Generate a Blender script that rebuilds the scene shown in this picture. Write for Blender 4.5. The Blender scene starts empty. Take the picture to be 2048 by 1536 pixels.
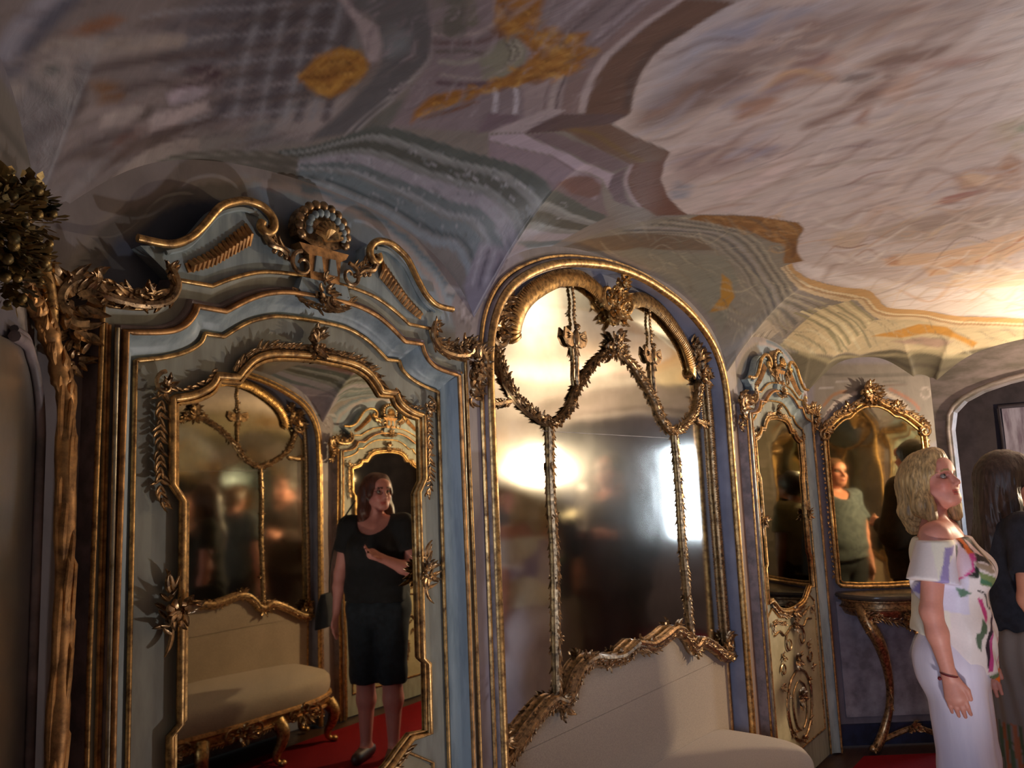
import bpy, bmesh, math, random
import numpy as np
from math import pi, sin, cos, radians, atan2, hypot, sqrt
from mathutils import Vector, Matrix
random.seed(7)
SC = bpy.context.scene
COL = SC.collection
# ---------------------------------------------------------------- camera
D = 1.567            # camera to the long mirrored wall
DW = 1.597           # face of the long wall itself (mouldings stand proud of it)
YO = -DW             # opposite long wall; x runs along the long walls
CX = 2.918           # middle of the room along x
AZ, PT, RL, FPX = radians(37.24), radians(7.464), radians(-2.366), 1614.45
FW = np.array([cos(PT)*cos(AZ), cos(PT)*sin(AZ), sin(PT)])
RT0 = np.array([sin(AZ), -cos(AZ), 0.0]); UP0 = np.cross(RT0, FW)
RT = RT0*cos(RL)+UP0*sin(RL); UP = -RT0*sin(RL)+UP0*cos(RL)
EYE = np.array([0, 0, 1.6])
cd = bpy.data.cameras.new('camera'); cam = bpy.data.objects.new('camera', cd); COL.objects.link(cam)
cd.sensor_width = 36; cd.lens = FPX/2048*36; cd.clip_start = .02; cd.clip_end = 60
cam.matrix_world = Matrix(((RT[0], UP[0], -FW[0], 0), (RT[1], UP[1], -FW[1], 0), (RT[2], UP[2], -FW[2], 1.6), (0, 0, 0, 1)))
SC.camera = cam
SC.view_settings.view_transform = 'Standard'; SC.view_settings.look = 'None'
SC.view_settings.gamma = 1; SC.view_settings.use_curve_mapping = False
SC.view_settings.exposure = .6
# ---------------------------------------------------------------- light
wd = bpy.data.worlds.new('world'); SC.world = wd; wd.use_nodes = True
wd.node_tree.nodes['Background'].inputs[0].default_value = (.50, .56, .70, 1)
wd.node_tree.nodes['Background'].inputs[1].default_value = .05
def light(name, kind, loc, energy, color, size=.1, target=None, size_y=None, spread=None):
    ld = bpy.data.lights.new(name, kind); ld.energy = energy; ld.color = color
    if kind == 'AREA':
        ld.size = size
        if size_y: ld.shape = 'RECTANGLE'; ld.size_y = size_y
        if spread: ld.spread = spread
    else: ld.shadow_soft_size = size
    o = bpy.data.objects.new(name, ld); COL.objects.link(o); o.location = loc
    if target is not None:
        o.rotation_euler = (Vector(target)-Vector(loc)).to_track_quat('-Z', 'Y').to_euler()
    return o
LAMP = (5.22, -.38, 1.76)
light('standing_lamp_bulb', 'POINT', LAMP, 132, (1, .79, .54), .04)
sp = light('unseen_fill_beam', 'SPOT', (2.3, .05, .10), 46, (1, .94, .93), .06, (2.3, .05, 2.5)); sp.data.spot_size = radians(150); sp.data.spot_blend = .6  # added upward fill for the ceiling, hidden below the frame
light('unseen_window_fill', 'AREA', (-2.6, -.55, 1.75), 40, (.62, .74, 1.0), 1.1, (1.2, .4, 1.7), 1.5)  # added cool fill behind the camera, its window is assumed
light('hall_fill', 'POINT', (7.2, -1.2, 2.4), 9, (.85, .78, 1.0), .1)  # point fill added for the dark hall, no fixture
light('hall_window_fill', 'AREA', (8.36, -.5, 1.5), 28, (.66, .80, 1.0), .62, (3, .3, 1.5), .95)  # added cool source at the hall's end, window assumed
light('sitting_room_light', 'POINT', (-1.2, 1.5, 2.05), 3.0, (1, .75, .5), .08)  # warm point light behind the camera, no fixture built
# ---------------------------------------------------------------- helpers
def srgb(c):
    return tuple(((v/255)/12.92 if v/255 <= .04045 else ((v/255+.055)/1.055)**2.4) for v in c)
def tagit(o, label=None, cat=None, group=None, kind=None):
    if label: o['label'] = label
    if cat: o['category'] = cat
    if group: o['group'] = group
    if kind: o['kind'] = kind
    return o
def empty(name, loc=(0, 0, 0), rz=0, parent=None, **k):
    o = bpy.data.objects.new(name, None); COL.objects.link(o); o.location = loc; o.rotation_euler = (0, 0, rz)
    o.empty_display_size = .05
    if parent: o.parent = parent
    return tagit(o, **k)
class MB:
    def __init__(s): s.v = []; s.f = []
    def add(s, vs, fs):
        n = len(s.v); s.v.extend([tuple(map(float, p)) for p in vs]); s.f.extend([tuple(i+n for i in f) for f in fs]); return s
    def grid(s, rows, close=False):
        m = len(rows[0]); vs = [p for r in rows for p in r]; fs = []
        for i in range(len(rows)-1):
            for j in range(m if close else m-1):
                k = (j+1) % m
                fs.append((i*m+j, i*m+k, (i+1)*m+k, (i+1)*m+j))
        return s.add(vs, fs)
    def tube(s, pts, r, n=8, flat=1.0, cap=True, ref=None):
        P = [Vector(p) for p in pts]; N = len(P); rows = []
        R = r if hasattr(r, '__len__') else [r]*N
        for i in range(N):
            t = (P[min(i+1, N-1)]-P[max(i-1, 0)])
            if t.length < 1e-9: t = Vector((0, 0, 1))
            t.normalize()
            if ref is not None: a = Vector(ref)
            elif i == 0: a = Vector((0, 1, 0)) if abs(t.y) < .9 else Vector((1, 0, 0))
            else: a = prev
            b = t.cross(a)
            if b.length < 1e-6: b = t.cross(Vector((1, 0, .1)))
            b.normalize(); a = b.cross(t).normalized(); prev = a
            rows.append([P[i]+(b*cos(2*pi*k/n)+a*sin(2*pi*k/n)*flat)*R[i] for k in range(n)])
        s.grid(rows, True)
        if cap:
            o = len(s.v)-N*n
            s.f.append(tuple(o+k for k in range(n))[::-1]); s.f.append(tuple(o+(N-1)*n+k for k in range(n)))
        return s
    def box(s, c, d, rot=None):
        hx, hy, hz = d[0]/2, d[1]/2, d[2]/2
        vs = [Vector((x*hx, y*hy, z*hz)) for x in (-1, 1) for y in (-1, 1) for z in (-1, 1)]
        if rot is not None: vs = [rot @ q for q in vs]
        vs = [q+Vector(c) for q in vs]
        return s.add(vs, [(0, 1, 3, 2), (4, 6, 7, 5), (0, 4, 5, 1), (2, 3, 7, 6), (0, 2, 6, 4), (1, 5, 7, 3)])
    def ball(s, c, r, n=8, m=6):
        r = r if hasattr(r, '__len__') else (r, r, r)
        rows = [[(c[0]+r[0]*sin(pi*i/m)*cos(2*pi*j/n), c[1]+r[1]*sin(pi*i/m)*sin(2*pi*j/n), c[2]+r[2]*cos(pi*i/m)) for j in range(n)] for i in range(m+1)]
        return s.grid(rows, True)
    def lathe(s, prof, c=(0, 0, 0), n=20):
        rows = [[(c[0]+r*cos(2*pi*j/n), c[1]+r*sin(2*pi*j/n), c[2]+z) for j in range(n)] for r, z in prof]
        return s.grid(rows, True)
    def prism(s, poly, w0, w1):      # flat outline in wall coordinates (u, v) given a thickness
        n = len(poly); o = len(s.v)
        s.v.extend([(u, -w1, v) for u, v in poly]); s.v.extend([(u, -w0, v) for u, v in poly])
        s.f.append(tuple(range(o, o+n)))
        for i in range(n): s.f.append((o+i, o+(i+1) % n, o+n+(i+1) % n, o+n+i))
        return s
    def build(s, name, mat, parent=None, smooth=True, loc=None, kind=None, label=None):
        me = bpy.data.meshes.new(name); me.from_pydata(s.v, [], s.f)
        big = any(len(f) > 4 for f in s.f)
        bm = bmesh.new(); bm.from_mesh(me)
        if big:
            bmesh.ops.triangulate(bm, faces=[f for f in bm.faces if len(f.verts) > 4], ngon_method='EAR_CLIP')
        bmesh.ops.recalc_face_normals(bm, faces=bm.faces)
        bm.to_mesh(me); bm.free()
        me.materials.append(mat)
        if smooth:
            me.shade_smooth()
            try: me.set_sharp_from_angle(angle=radians(50))
            except Exception: pass
        o = bpy.data.objects.new(name, me); COL.objects.link(o)
        if parent: o.parent = parent
        if loc: o.location = loc
        return tagit(o, kind=kind, label=label)
def copy_tree(o, parent=None):
    c = o.copy(); COL.objects.link(c); c.parent = parent
    for ch in [q for q in o.children]: copy_tree(ch, c)
    return c
def place(o, loc, rz): o.location = loc; o.rotation_euler = (0, 0, rz); return o
def U(u, v, w=0.0): return (u, -w, v)
def smooth_curve(P, n=6):
    P = [np.array(p, float) for p in P]; out = []
    for i in range(len(P)-1):
        a = P[max(i-1, 0)]; b = P[i]; c = P[i+1]; d = P[min(i+2, len(P)-1)]
        for k in range(n):
            t = k/n
            out.append(tuple(.5*((2*b)+(-a+c)*t+(2*a-5*b+4*c-d)*t*t+(-a+3*b-3*c+d)*t**3)))
    out.append(tuple(P[-1])); return out
def mirror_full(half):     # half starts at the apex (u=0)
    return [(-u, v) for u, v in half[::-1]][:-1]+list(half)
def spiral(cu, cv, r0, r1, a0, turns, n=20):
    return [(cu+(r0+(r1-r0)*i/n)*cos(a0+turns*2*pi*i/n), cv+(r0+(r1-r0)*i/n)*sin(a0+turns*2*pi*i/n)) for i in range(n+1)]
def resample(P, step):
    P = [np.array(p, float) for p in P]; L = [0]
    for a, b in zip(P, P[1:]): L.append(L[-1]+np.linalg.norm(b-a))
    n = max(2, int(L[-1]/step)+1); A = np.array(P)
    s = np.linspace(0, L[-1], n)
    return list(zip(*[np.interp(s, L, A[:, k]) for k in range(A.shape[1])]))
def flat_tube(m, P, r, w, n=8, flat=1.0): m.tube([U(u, v, w) for u, v in P], r, n, flat, ref=(0, -1, 0)); return m
def leaf(m, u, v, w, ang, L, wd, curl=.35, lift=.6, n=5):
    # one carved acanthus lobe lying on the wall plane, its tip curling outward
    rows = []
    for i in range(n+1):
        t = i/n; a = ang+curl*t*t*1.6
        cu = u+L*t*cos(ang+curl*t*.8); cv = v+L*t*sin(ang+curl*t*.8)
        hw = wd*(.35+1.3*t-1.62*t*t) if t < 1 else 0.0
        hw = max(hw, wd*.04); ww = w+wd*lift*(t*1.5)**2*.5+wd*.25
        nx, ny = -sin(a), cos(a)
        rows.append([U(cu+nx*hw, cv+ny*hw, ww-wd*.35), U(cu+nx*hw*.5, cv+ny*hw*.5, ww+wd*.12), U(cu, cv, ww-wd*.02+.15*wd*(1-t)),
                     U(cu-nx*hw*.5, cv-ny*hw*.5, ww+wd*.12), U(cu-nx*hw, cv-ny*hw, ww-wd*.35)])
    m.grid(rows)
def leafband(m, P, w, L=.03, wd=.012, step=.016, side=0, rnd=random, back=.75):
    Q = resample(P, step)
    for i in range(len(Q)-1):
        a = atan2(Q[i+1][1]-Q[i][1], Q[i+1][0]-Q[i][0])
        for sd in ((1, -1) if side == 0 else (side,)):
            k = rnd.uniform(.75, 1.3)
            leaf(m, Q[i][0], Q[i][1], w, a+sd*rnd.uniform(.5, 1.0)*back, L*k, wd*rnd.uniform(.8, 1.2), -sd*rnd.uniform(-.3, .7), rnd.uniform(.3, 1.0), 4)
def ribband(m, P, w, wd=.05, step=.012, r=.006):
    Q = resample(P, step)
    for i in range(len(Q)-1):
        a = atan2(Q[i+1][1]-Q[i][1], Q[i+1][0]-Q[i][0]); nx, ny = -sin(a), cos(a)
        pts = [U(Q[i][0]+nx*wd*t/2, Q[i][1]+ny*wd*t/2, w+.012*(1-t*t)+.004*abs(t)) for t in (-1, -.5, 0, .5, 1)]
        m.tube(pts, [r*.6, r, r*1.1, r, r*.6], 5)
def cluster(m, u, v, w, R, n=14, rnd=random, a0=None):
    for i in range(n):
        a = rnd.uniform(0, 2*pi) if a0 is None else a0+rnd.uniform(-1, 1)
        d = rnd.uniform(0, .45)*R
        leaf(m, u+d*cos(a), v+d*sin(a), w+rnd.uniform(0, R*.25), a+rnd.uniform(-.6, .6), R*rnd.uniform(.4, .75), R*rnd.uniform(.24, .38), rnd.uniform(-1, 1), rnd.uniform(.4, 1.2), 4)
    for i in range(max(2, n//5)):
        a = rnd.uniform(0, 2*pi); m.ball(U(u+cos(a)*R*.3, v+sin(a)*R*.3, w+R*.25), R*.12, 6, 5)
def scroll(m, P, w, r0, r1, n=7):
    k = len(P)-1
    m.tube([U(u, v, w+.004*sin(pi*i/k)) for i, (u, v) in enumerate(P)], [r0+(r1-r0)*i/k for i in range(k+1)], n, ref=(0, -1, 0))
# ---------------------------------------------------------------- materials
def nt(name):
    m = bpy.data.materials.new(name); m.use_nodes = True; t = m.node_tree
    return m, t, t.nodes['Principled BSDF']
def noise_mix(t, c1, c2, scale=20, lo=.4, hi=.62, detail=4, rough=.6, stretch=None):
    tc = t.nodes.new('ShaderNodeTexCoord'); mp = t.nodes.new('ShaderNodeMapping'); n = t.nodes.new('ShaderNodeTexNoise')
    r = t.nodes.new('ShaderNodeMapRange'); x = t.nodes.new('ShaderNodeMix'); x.data_type = 'RGBA'
    n.inputs['Scale'].default_value = scale; n.inputs['Detail'].default_value = detail; n.inputs['Roughness'].default_value = rough
    r.inputs[1].default_value = lo; r.inputs[2].default_value = hi
    if stretch: mp.inputs['Scale'].default_value = stretch
    t.links.new(tc.outputs['Object'], mp.inputs[0]); t.links.new(mp.outputs[0], n.inputs['Vector'])
    t.links.new(n.outputs['Fac'], r.inputs[0]); t.links.new(r.outputs[0], x.inputs[0])
    x.inputs[6].default_value = (*c1, 1); x.inputs[7].default_value = (*c2, 1)
    return x, n, r
def bump(t, b, h, strength, dist=.002):
    bp = t.nodes.new('ShaderNodeBump'); bp.inputs['Strength'].default_value = strength; bp.inputs['Distance'].default_value = dist
    t.links.new(h, bp.inputs['Height']); t.links.new(bp.outputs[0], b.inputs['Normal'])
def mat_simple(name, c1, c2=None, rough=.5, metal=0, scale=20, bumps=.15, stretch=None, lo=.4, hi=.62, spec=.5, dist=.002, sheen=0):
    m, t, b = nt(name); c2 = c2 or tuple(v*.8 for v in c1)
    x, n, r = noise_mix(t, c1, c2, scale, lo, hi, stretch=stretch)
    t.links.new(x.outputs[2], b.inputs['Base Color'])
    b.inputs['Roughness'].default_value = rough; b.inputs['Metallic'].default_value = metal
    b.inputs['Specular IOR Level'].default_value = spec
    if sheen: b.inputs['Sheen Weight'].default_value = sheen
    if bumps: bump(t, b, n.outputs['Fac'], bumps, dist)
    return m
def mat_gilt(name, c1, c2, rough=.34, scale=45):
    m, t, b = nt(name)
    x, n, r = noise_mix(t, c1, c2, scale, .38, .66, 5, .65)
    t.links.new(x.outputs[2], b.inputs['Base Color']); b.inputs['Metallic'].default_value = .88
    rr = t.nodes.new('ShaderNodeMapRange'); rr.inputs[3].default_value = rough-.08; rr.inputs[4].default_value = rough+.2
    t.links.new(n.outputs['Fac'], rr.inputs[0]); t.links.new(rr.outputs[0], b.inputs['Roughness'])
    bump(t, b, n.outputs['Fac'], .35, .002)
    return m
def mat_mirror(name, c1, c2, rough=.03, wave=.04):
    m, t, b = nt(name)
    x, n, r = noise_mix(t, c1, c2, 5, .35, .75, 6, .62)
    t.links.new(x.outputs[2], b.inputs['Base Color']); b.inputs['Metallic'].default_value = 1
    b.inputs['Roughness'].default_value = rough
    n2 = t.nodes.new('ShaderNodeTexNoise'); n2.inputs['Scale'].default_value = 3.2; n2.inputs['Detail'].default_value = 1.5
    tc = t.nodes.new('ShaderNodeTexCoord'); t.links.new(tc.outputs['Object'], n2.inputs['Vector'])
    bump(t, b, n2.outputs['Fac'], wave, .02)
    return m
GILT = mat_gilt('old_gilding', (.86, .53, .20), (.20, .11, .05))
GILTD = mat_gilt('dark_carved_gilding', (.62, .40, .20), (.10, .065, .04), .3, 60)
GILTP = mat_gilt('warm_matt_gilding', (.72, .40, .16), (.22, .12, .06), .45, 30)
GREY = mat_simple('grey_green_paint', srgb((158, 160, 148)), srgb((138, 138, 126)), .5, scale=7, bumps=.08, stretch=(3, 3, .6))
BLUE = mat_simple('pale_blue_green_paint', srgb((164, 178, 180)), srgb((134, 148, 152)), .42, scale=9, bumps=.08, stretch=(3, 3, .5))
MAUVE = mat_simple('mauve_grey_paint', srgb((142, 128, 130)), srgb((104, 96, 98)), .5, scale=14, bumps=.1)
NBLUE = mat_simple('niche_blue_paint', srgb((150, 154, 176)), srgb((132, 136, 156)), .45, scale=6, bumps=.05)
CREAM = mat_simple('cream_painted_panel', srgb((186, 176, 142)), srgb((160, 150, 118)), .5, scale=6, bumps=.06)
DOORM = mat_mirror('old_mirror_glass', (.60, .55, .42), (.42, .39, .30), .018, .015)
NICHEM = mat_mirror('foxed_mirror_glass', (.72, .69, .60), (.52, .50, .42), .095, .10)
DARKM = mat_mirror('aged_dark_mirror_glass', (.66, .58, .34), (.5, .44, .26), .045, .12)
FAB = mat_simple('beige_upholstery', srgb((178, 160, 138)), srgb((160, 143, 124)), .85, scale=260, bumps=.25, stretch=(1, 1, 1), sheen=.3)
CARPET = mat_simple('red_carpet', srgb((122, 6, 18)), srgb((92, 4, 13)), .95, scale=300, bumps=.6, spec=.15)
PLINTH = mat_simple('dark_blue_skirting', srgb((40, 46, 74)), srgb((32, 34, 52)), .5, scale=12)
HALL = mat_simple('hall_plaster', srgb((96, 84, 88)), srgb((74, 64, 68)), .7, scale=4, bumps=.05)
MARBLE = mat_simple('veined_dark_marble', srgb((92, 84, 74)), srgb((54, 52, 50)), .25, scale=9, bumps=.03, lo=.3, hi=.7)
PARQ = mat_simple('dark_wood_floor', srgb((70, 48, 34)), srgb((48, 32, 24)), .4, scale=6, stretch=(1, 12, 1))
HAZYM = mat_mirror('hazy_grey_mirror_glass', (.60, .58, .54), (.40, .38, .36), .30, .02)
PALEG = mat_gilt('pale_cream_gilding', (.72, .66, .50), (.30, .24, .14), .3, 25)  # paler cream gilding for the vertical ribs
DARKREFM = mat_mirror('blackened_mirror_glass', (.16, .155, .14), (.10, .10, .09), .04, .04)  # far door glass: its dark reflection is put into the tint
# ---------------------------------------------------------------- vault shape
XL, XR = .646, 5.19                    # ends of the long walls, then canted corners
XE0, XE1 = .171, 5.665                # end walls
CD = (.475, .625)               # canted wall run
def arch_h(u, hw, base, rise, p, q): return base+rise*np.clip(1-np.abs(u/hw)**p, 0, None)**q
def zwm(x):
    k = .022; a = [arch_h(x-c, *q) for c, q in ((1.278, (.64, 2.10, .285, 2.3, .6)), (4.558, (.64, 2.10, .285, 2.3, .6)), (CX, (1.0, 2.10, .41, 2.4, .5)))]
    return k*np.log(sum(np.exp((v-2.1)/k) for v in a))+2.1-.012
def cove(zw, t, c=.55):
    return np.where(t < 0, zw+t*.6, 2.53-(2.53-zw)*(1-np.sin(pi/2*np.clip(t/c, 0, 1))))
NL = math.hypot(*CD)
def ceil_z(x, y):
    x = np.asarray(x, float); y = np.asarray(y, float)
    L = [cove(zwm(x), DW-y), cove(zwm(2*CX-x), y-YO)]
    xa = np.abs(x-CX); ya = np.abs(y)
    # canted walls: line through (XR,DW) and (XE1, DW-.625)
    d = ((XR-CX)-xa)*(CD[1]/NL)+(DW-ya)*(CD[0]/NL)
    s = ((xa-(XR-CX))*CD[0]-(ya-DW)*CD[1])/NL
    L.append(cove(arch_h(s-NL/2, .42, 2.12, .2, 2, .6), d, .5))
    L.append(cove(arch_h(ya, 1.05, 2.1, .26, 2.6, .6), (XE1-CX)-xa, .5))
    k = .02; z = 2.53-k*np.log(sum(np.exp(-(np.maximum(v, 1.2)-2.53)/k) for v in L))+k*np.log(4)
    z = np.minimum(z, 2.53)
    return z
def pix_ray(px, py): return FW*FPX+RT*(px-1024)-UP*(py-768)
def on_wall(px, py, y=D):
    d = pix_ray(px, py); t = y/d[1]; return (d[0]*t, 1.6+d[2]*t)
def on_ceil(pts):
    P = np.array(pts, float); dr = np.array([pix_ray(a, b) for a, b in P]); dr /= np.linalg.norm(dr[:, :2], axis=1)[:, None]
    T = np.linspace(.4, 9, 1721)
    X = dr[:, 0:1]*T; Y = dr[:, 1:2]*T; Z = 1.6+dr[:, 2:3]*T
    hit = Z > ceil_z(X, Y); k = np.where(hit.any(1), hit.argmax(1), len(T)-1)
    return [(X[i, k[i]], Y[i, k[i]]) for i in range(len(P))]
# ---------------------------------------------------------------- fresco painter (pigment laid on in the surface's own coordinates)
class Paint:
    def __init__(s, a, b, base, conv):
        s.a = a; s.b = b; s.c = np.tile(np.array(srgb(base)), (len(a), 1)); s.conv = conv
    def _m(s, P, pad):
        P = np.array(P); lo = P.min(0)-pad; hi = P.max(0)+pad
        return np.where((s.a > lo[0]) & (s.a < hi[0]) & (s.b > lo[1]) & (s.b < hi[1]))[0], P
    def mix(s, idx, w, col):
        c = np.array(srgb(col)); s.c[idx] = s.c[idx]*(1-w[:, None])+c*w[:, None]
    def poly(s, pts, col, soft=.012, al=1.0, raw=False):
        if not raw: pts = s.conv(pts)
        idx, P = s._m(pts, soft*2)
        if len(idx) == 0: return
        x = s.a[idx]; y = s.b[idx]; ins = np.zeros(len(x), bool); dm = np.full(len(x), 9.0)
        n = len(P)
        for i in range(n):
            x0, y0 = P[i]; x1, y1 = P[(i+1) % n]; dx, dy = x1-x0, y1-y0
            c = (y0 > y) != (y1 > y)
            with np.errstate(divide='ignore', invalid='ignore'): xi = x0+(y-y0)*dx/(dy if dy else 1e-9)
            ins ^= c & (x < xi)
            t = np.clip(((x-x0)*dx+(y-y0)*dy)/(dx*dx+dy*dy+1e-12), 0, 1)
            dm = np.minimum(dm, np.hypot(x-x0-t*dx, y-y0-t*dy))
        sd = np.where(ins, dm, -dm)
        s.mix(idx, np.clip(.5+sd/soft, 0, 1)*al, col)
    def line(s, pts, col, wd=.01, soft=.008, al=1.0, raw=False, taper=False):
        if not raw: pts = s.conv(pts)
        pts = smooth_curve(pts, 5) if len(pts) > 2 else pts
        idx, P = s._m(pts, wd+soft)
        if len(idx) == 0: return
        x = s.a[idx]; y = s.b[idx]; dm = np.full(len(x), 9.0)
        for i in range(len(P)-1):
            x0, y0 = P[i]; dx, dy = P[i+1][0]-x0, P[i+1][1]-y0
            t = np.clip(((x-x0)*dx+(y-y0)*dy)/(dx*dx+dy*dy+1e-12), 0, 1)
            k = 1.0
            if taper: g = (i+t)/(len(P)-1); k = .25+.75*np.sin(pi*np.clip(g, 0, 1))
            dm = np.minimum(dm, np.hypot(x-x0-t*dx, y-y0-t*dy)-wd/2*k)
        s.mix(idx, np.clip(.5-dm/soft, 0, 1)*al, col)
    def ribbon(s, A, B, bands, soft=.006, al=1.0):
        A = s.conv(A); B = s.conv(B)
        A = resample(smooth_curve(A, 5), .02); B = resample(smooth_curve(B, 5), .02); n = 40
        def rs(Q): 
            k = np.linspace(0, len(Q)-1, n); q = np.array(Q); return np.stack([np.interp(k, range(len(Q)), q[:, 0]), np.interp(k, range(len(Q)), q[:, 1])], 1)
        A = rs(A); B = rs(B)
        for f0, f1, col in bands:
            s.poly(list(map(tuple, A+(B-A)*f0))+list(map(tuple, (A+(B-A)*f1)[::-1])), col, soft, al, raw=True)
def cr(ox, oy, sc, pts): return [(ox+x/sc, oy+y/sc) for x, y in pts]
ca = lambda p: cr(0, 0, 3.94, p)
cb = lambda p: cr(500, 0, 3.94, p)
cc = lambda p: cr(980, 0, 3.94, p)
cdd = lambda p: cr(1450, 0, 3.425, p)
ce = lambda p: cr(1400, 400, 3.16, p)
cf = lambda p: cr(900, 330, 3.413, p)
FIELD = [(1470, 0), (1449, 15), (1386, 56), (1335, 89), (1305, 114), (1284, 142), (1272, 165), (1262, 188), (1260, 221), (1249, 231), (1221, 245), (1284, 276), (1340, 303), (1328, 325), (1320, 350), (1322, 362), (1333, 388), (1357, 415), (1374, 427), (1400, 428), (1441, 427), (1511, 432), (1558, 440), (1596, 444), (1603, 463), (1590, 482), (1590, 507), (1605, 520), (1584, 527), (1592, 542), (1621, 558), (1685, 574), (1735, 579), (1754, 596), (1776, 615), (1843, 620), (1906, 632), (2048, 636)]
def inpoly(x, y, P_):
    c = False
    for (x0, y0), (x1, y1) in zip(P_, P_[1:]+P_[:1]):
        if (y0 > y) != (y1 > y) and x < x0+(y-y0)*(x1-x0)/(y1-y0): c = not c
    return c
def dabs(p, region, n, cols, L, wd, ang, al=.5, seed=0, bend=.15, soft=1.2):
    rnd = random.Random(seed); xs = [q[0] for q in region]; ys = [q[1] for q in region]; segs = []
    while len(segs) < n:
        x, y = rnd.uniform(min(xs), max(xs)), rnd.uniform(min(ys), max(ys))
        if not inpoly(x, y, region): continue
        l = rnd.uniform(*L); a = radians(rnd.uniform(*ang)); b = rnd.uniform(-bend, bend)*l; dx, dy = cos(a)*l/2, -sin(a)*l/2
        segs.append(((x-dx, y-dy), (x+dy*b/l*2, y-b), (x+dx, y+dy)))
    pts = p.conv([q for s_ in segs for q in s_])
    for i in range(n):
        w = rnd.uniform(*wd); c = cols(segs[i][1], rnd) if callable(cols) else rnd.choice(cols)
        p.line(pts[3*i:3*i+3], c, w, w*soft, al*rnd.uniform(.6, 1.2), raw=True, taper=True)
def sky_cols(q, rnd):
    x, y = q; warm = min(1, max(0, (y-380)/200))
    if rnd.random() < warm: return rnd.choice([(240, 230, 224), (226, 198, 168), (206, 160, 124), (232, 222, 226), (196, 180, 172), (216, 190, 160), (186, 164, 150)])
    if x < 1560 and y < 330 and rnd.random() < .5: return rnd.choice([(186, 186, 206), (158, 158, 182), (214, 204, 210), (132, 116, 120)])
    return rnd.choice([(222, 206, 202), (206, 184, 176), (160, 136, 132), (142, 112, 104), (190, 168, 166), (216, 190, 176), (176, 150, 140), (196, 184, 190), (168, 128, 110)])
def paint_sky(p):
    fld = on_ceil(FIELD); full = fld+[(x, -y) for x, y in fld[::-1]]
    p.poly(full, (206, 190, 188), .01, 1, raw=True)
    q = lambda P_, c, so=.02, al=1.0: p.poly(P_, c, so*1.7, al*.88)
    q(cdd([(0, 60), (300, 0), (760, 0), (600, 90), (500, 190), (200, 240), (0, 330), (-400, 700), (-560, 700), (-350, 330)]), (178, 180, 200), .06, .9)
    q(cdd([(0, 180), (250, 110), (560, 90), (420, 200), (150, 260), (0, 300)]), (138, 142, 172), .04, .7)
    q(cdd([(-60, 380), (200, 260), (480, 180), (640, 90), (900, 20), (1400, 0), (2100, -40), (2100, 40), (1700, 60), (1300, 110), (1000, 180), (700, 330), (450, 430), (300, 500), (100, 610), (-100, 700), (-250, 640)]), (138, 116, 114), .05, .85)
    q(cc([(1110, 1000), (1150, 880), (1300, 760), (1500, 640), (1700, 560), (1950, 540), (2040, 600), (1900, 760), (1600, 900), (1400, 990), (1250, 1010)]), (124, 100, 96), .04, .85)
    q(cdd([(900, 250), (1050, 190), (1350, 100), (1700, 90), (1600, 170), (1300, 260), (1000, 310), (850, 380), (780, 400)]), (196, 172, 160), .04, .9)
    q(cdd([(1080, 370), (1200, 320), (1500, 280), (1700, 200), (1560, 330), (1450, 400), (1300, 450), (1180, 560), (1100, 690), (950, 740), (760, 800), (640, 850), (540, 885), (560, 840), (700, 780), (820, 730), (900, 640), (1050, 560), (1060, 470), (940, 460)]), (116, 76, 62), .022, .85)
    q(cdd([(1300, 420), (1600, 380), (1860, 360), (1850, 400), (1600, 450), (1400, 480)]), (150, 96, 82), .02, .7)
    q(cdd([(450, 420), (550, 360), (720, 340), (800, 400), (700, 460), (470, 470)]), (128, 84, 80), .02, .8)
    q(cdd([(80, 680), (240, 620), (400, 500), (560, 470), (720, 490), (780, 560), (600, 580), (430, 610), (350, 660), (420, 720), (300, 780), (60, 850)]), (168, 118, 92), .02, .8)
    p.line(cdd([(230, 640), (330, 550), (430, 495), (560, 490), (700, 540)]), (206, 168, 138), .022, .014, .9)
    q(cdd([(640, 440), (740, 385), (820, 400), (760, 450)]), (206, 164, 150), .012, .9)
    q(cdd([(760, 560), (850, 510), (1000, 490), (1060, 520), (950, 580), (830, 590)]), (116, 108, 110), .012, .9)
    p.line(cdd([(800, 580), (930, 585), (1050, 530)]), (196, 184, 186), .012, .01, .9)
    q(cdd([(1060, 640), (1200, 520), (1380, 470), (1300, 560), (1240, 660), (1130, 700)]), (206, 170, 154), .02, .9)
    q(cdd([(870, 840), (960, 740), (1010, 720), (960, 820), (1010, 860), (960, 870)]), (158, 112, 94), .012, .8)
    q(cdd([(1560, 1200), (1700, 1150), (1900, 1130), (2050, 1110), (2050, 1300), (1850, 1310), (1700, 1300), (1600, 1320)]), (178, 134, 108), .02, .85)
    q(cdd([(1590, 1200), (1700, 1165), (1850, 1220), (1950, 1280), (1800, 1290), (1650, 1270)]), (220, 188, 162), .014, .95)
    q(cdd([(1430, 1400), (1500, 1350), (1650, 1310), (1860, 1290), (1700, 1340), (1550, 1395)]), (160, 96, 86), .012, .9)
    q(cdd([(1880, 1200), (1900, 1080), (1960, 1040), (2060, 1100), (2000, 1200)]), (160, 108, 70), .015, .85)
    q(cdd([(1830, 930), (1850, 850), (2050, 800), (2060, 1040), (1950, 1020)]), (164, 148, 112), .03, .8)
    q(cdd([(1960, 890), (2060, 830), (2060, 910)]), (92, 118, 74), .014, .9)
    q(cdd([(1400, 800), (1900, 900), (1900, 1100), (1600, 1100), (1200, 1180), (1300, 950)]), (196, 176, 168), .08, .7)
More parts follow.
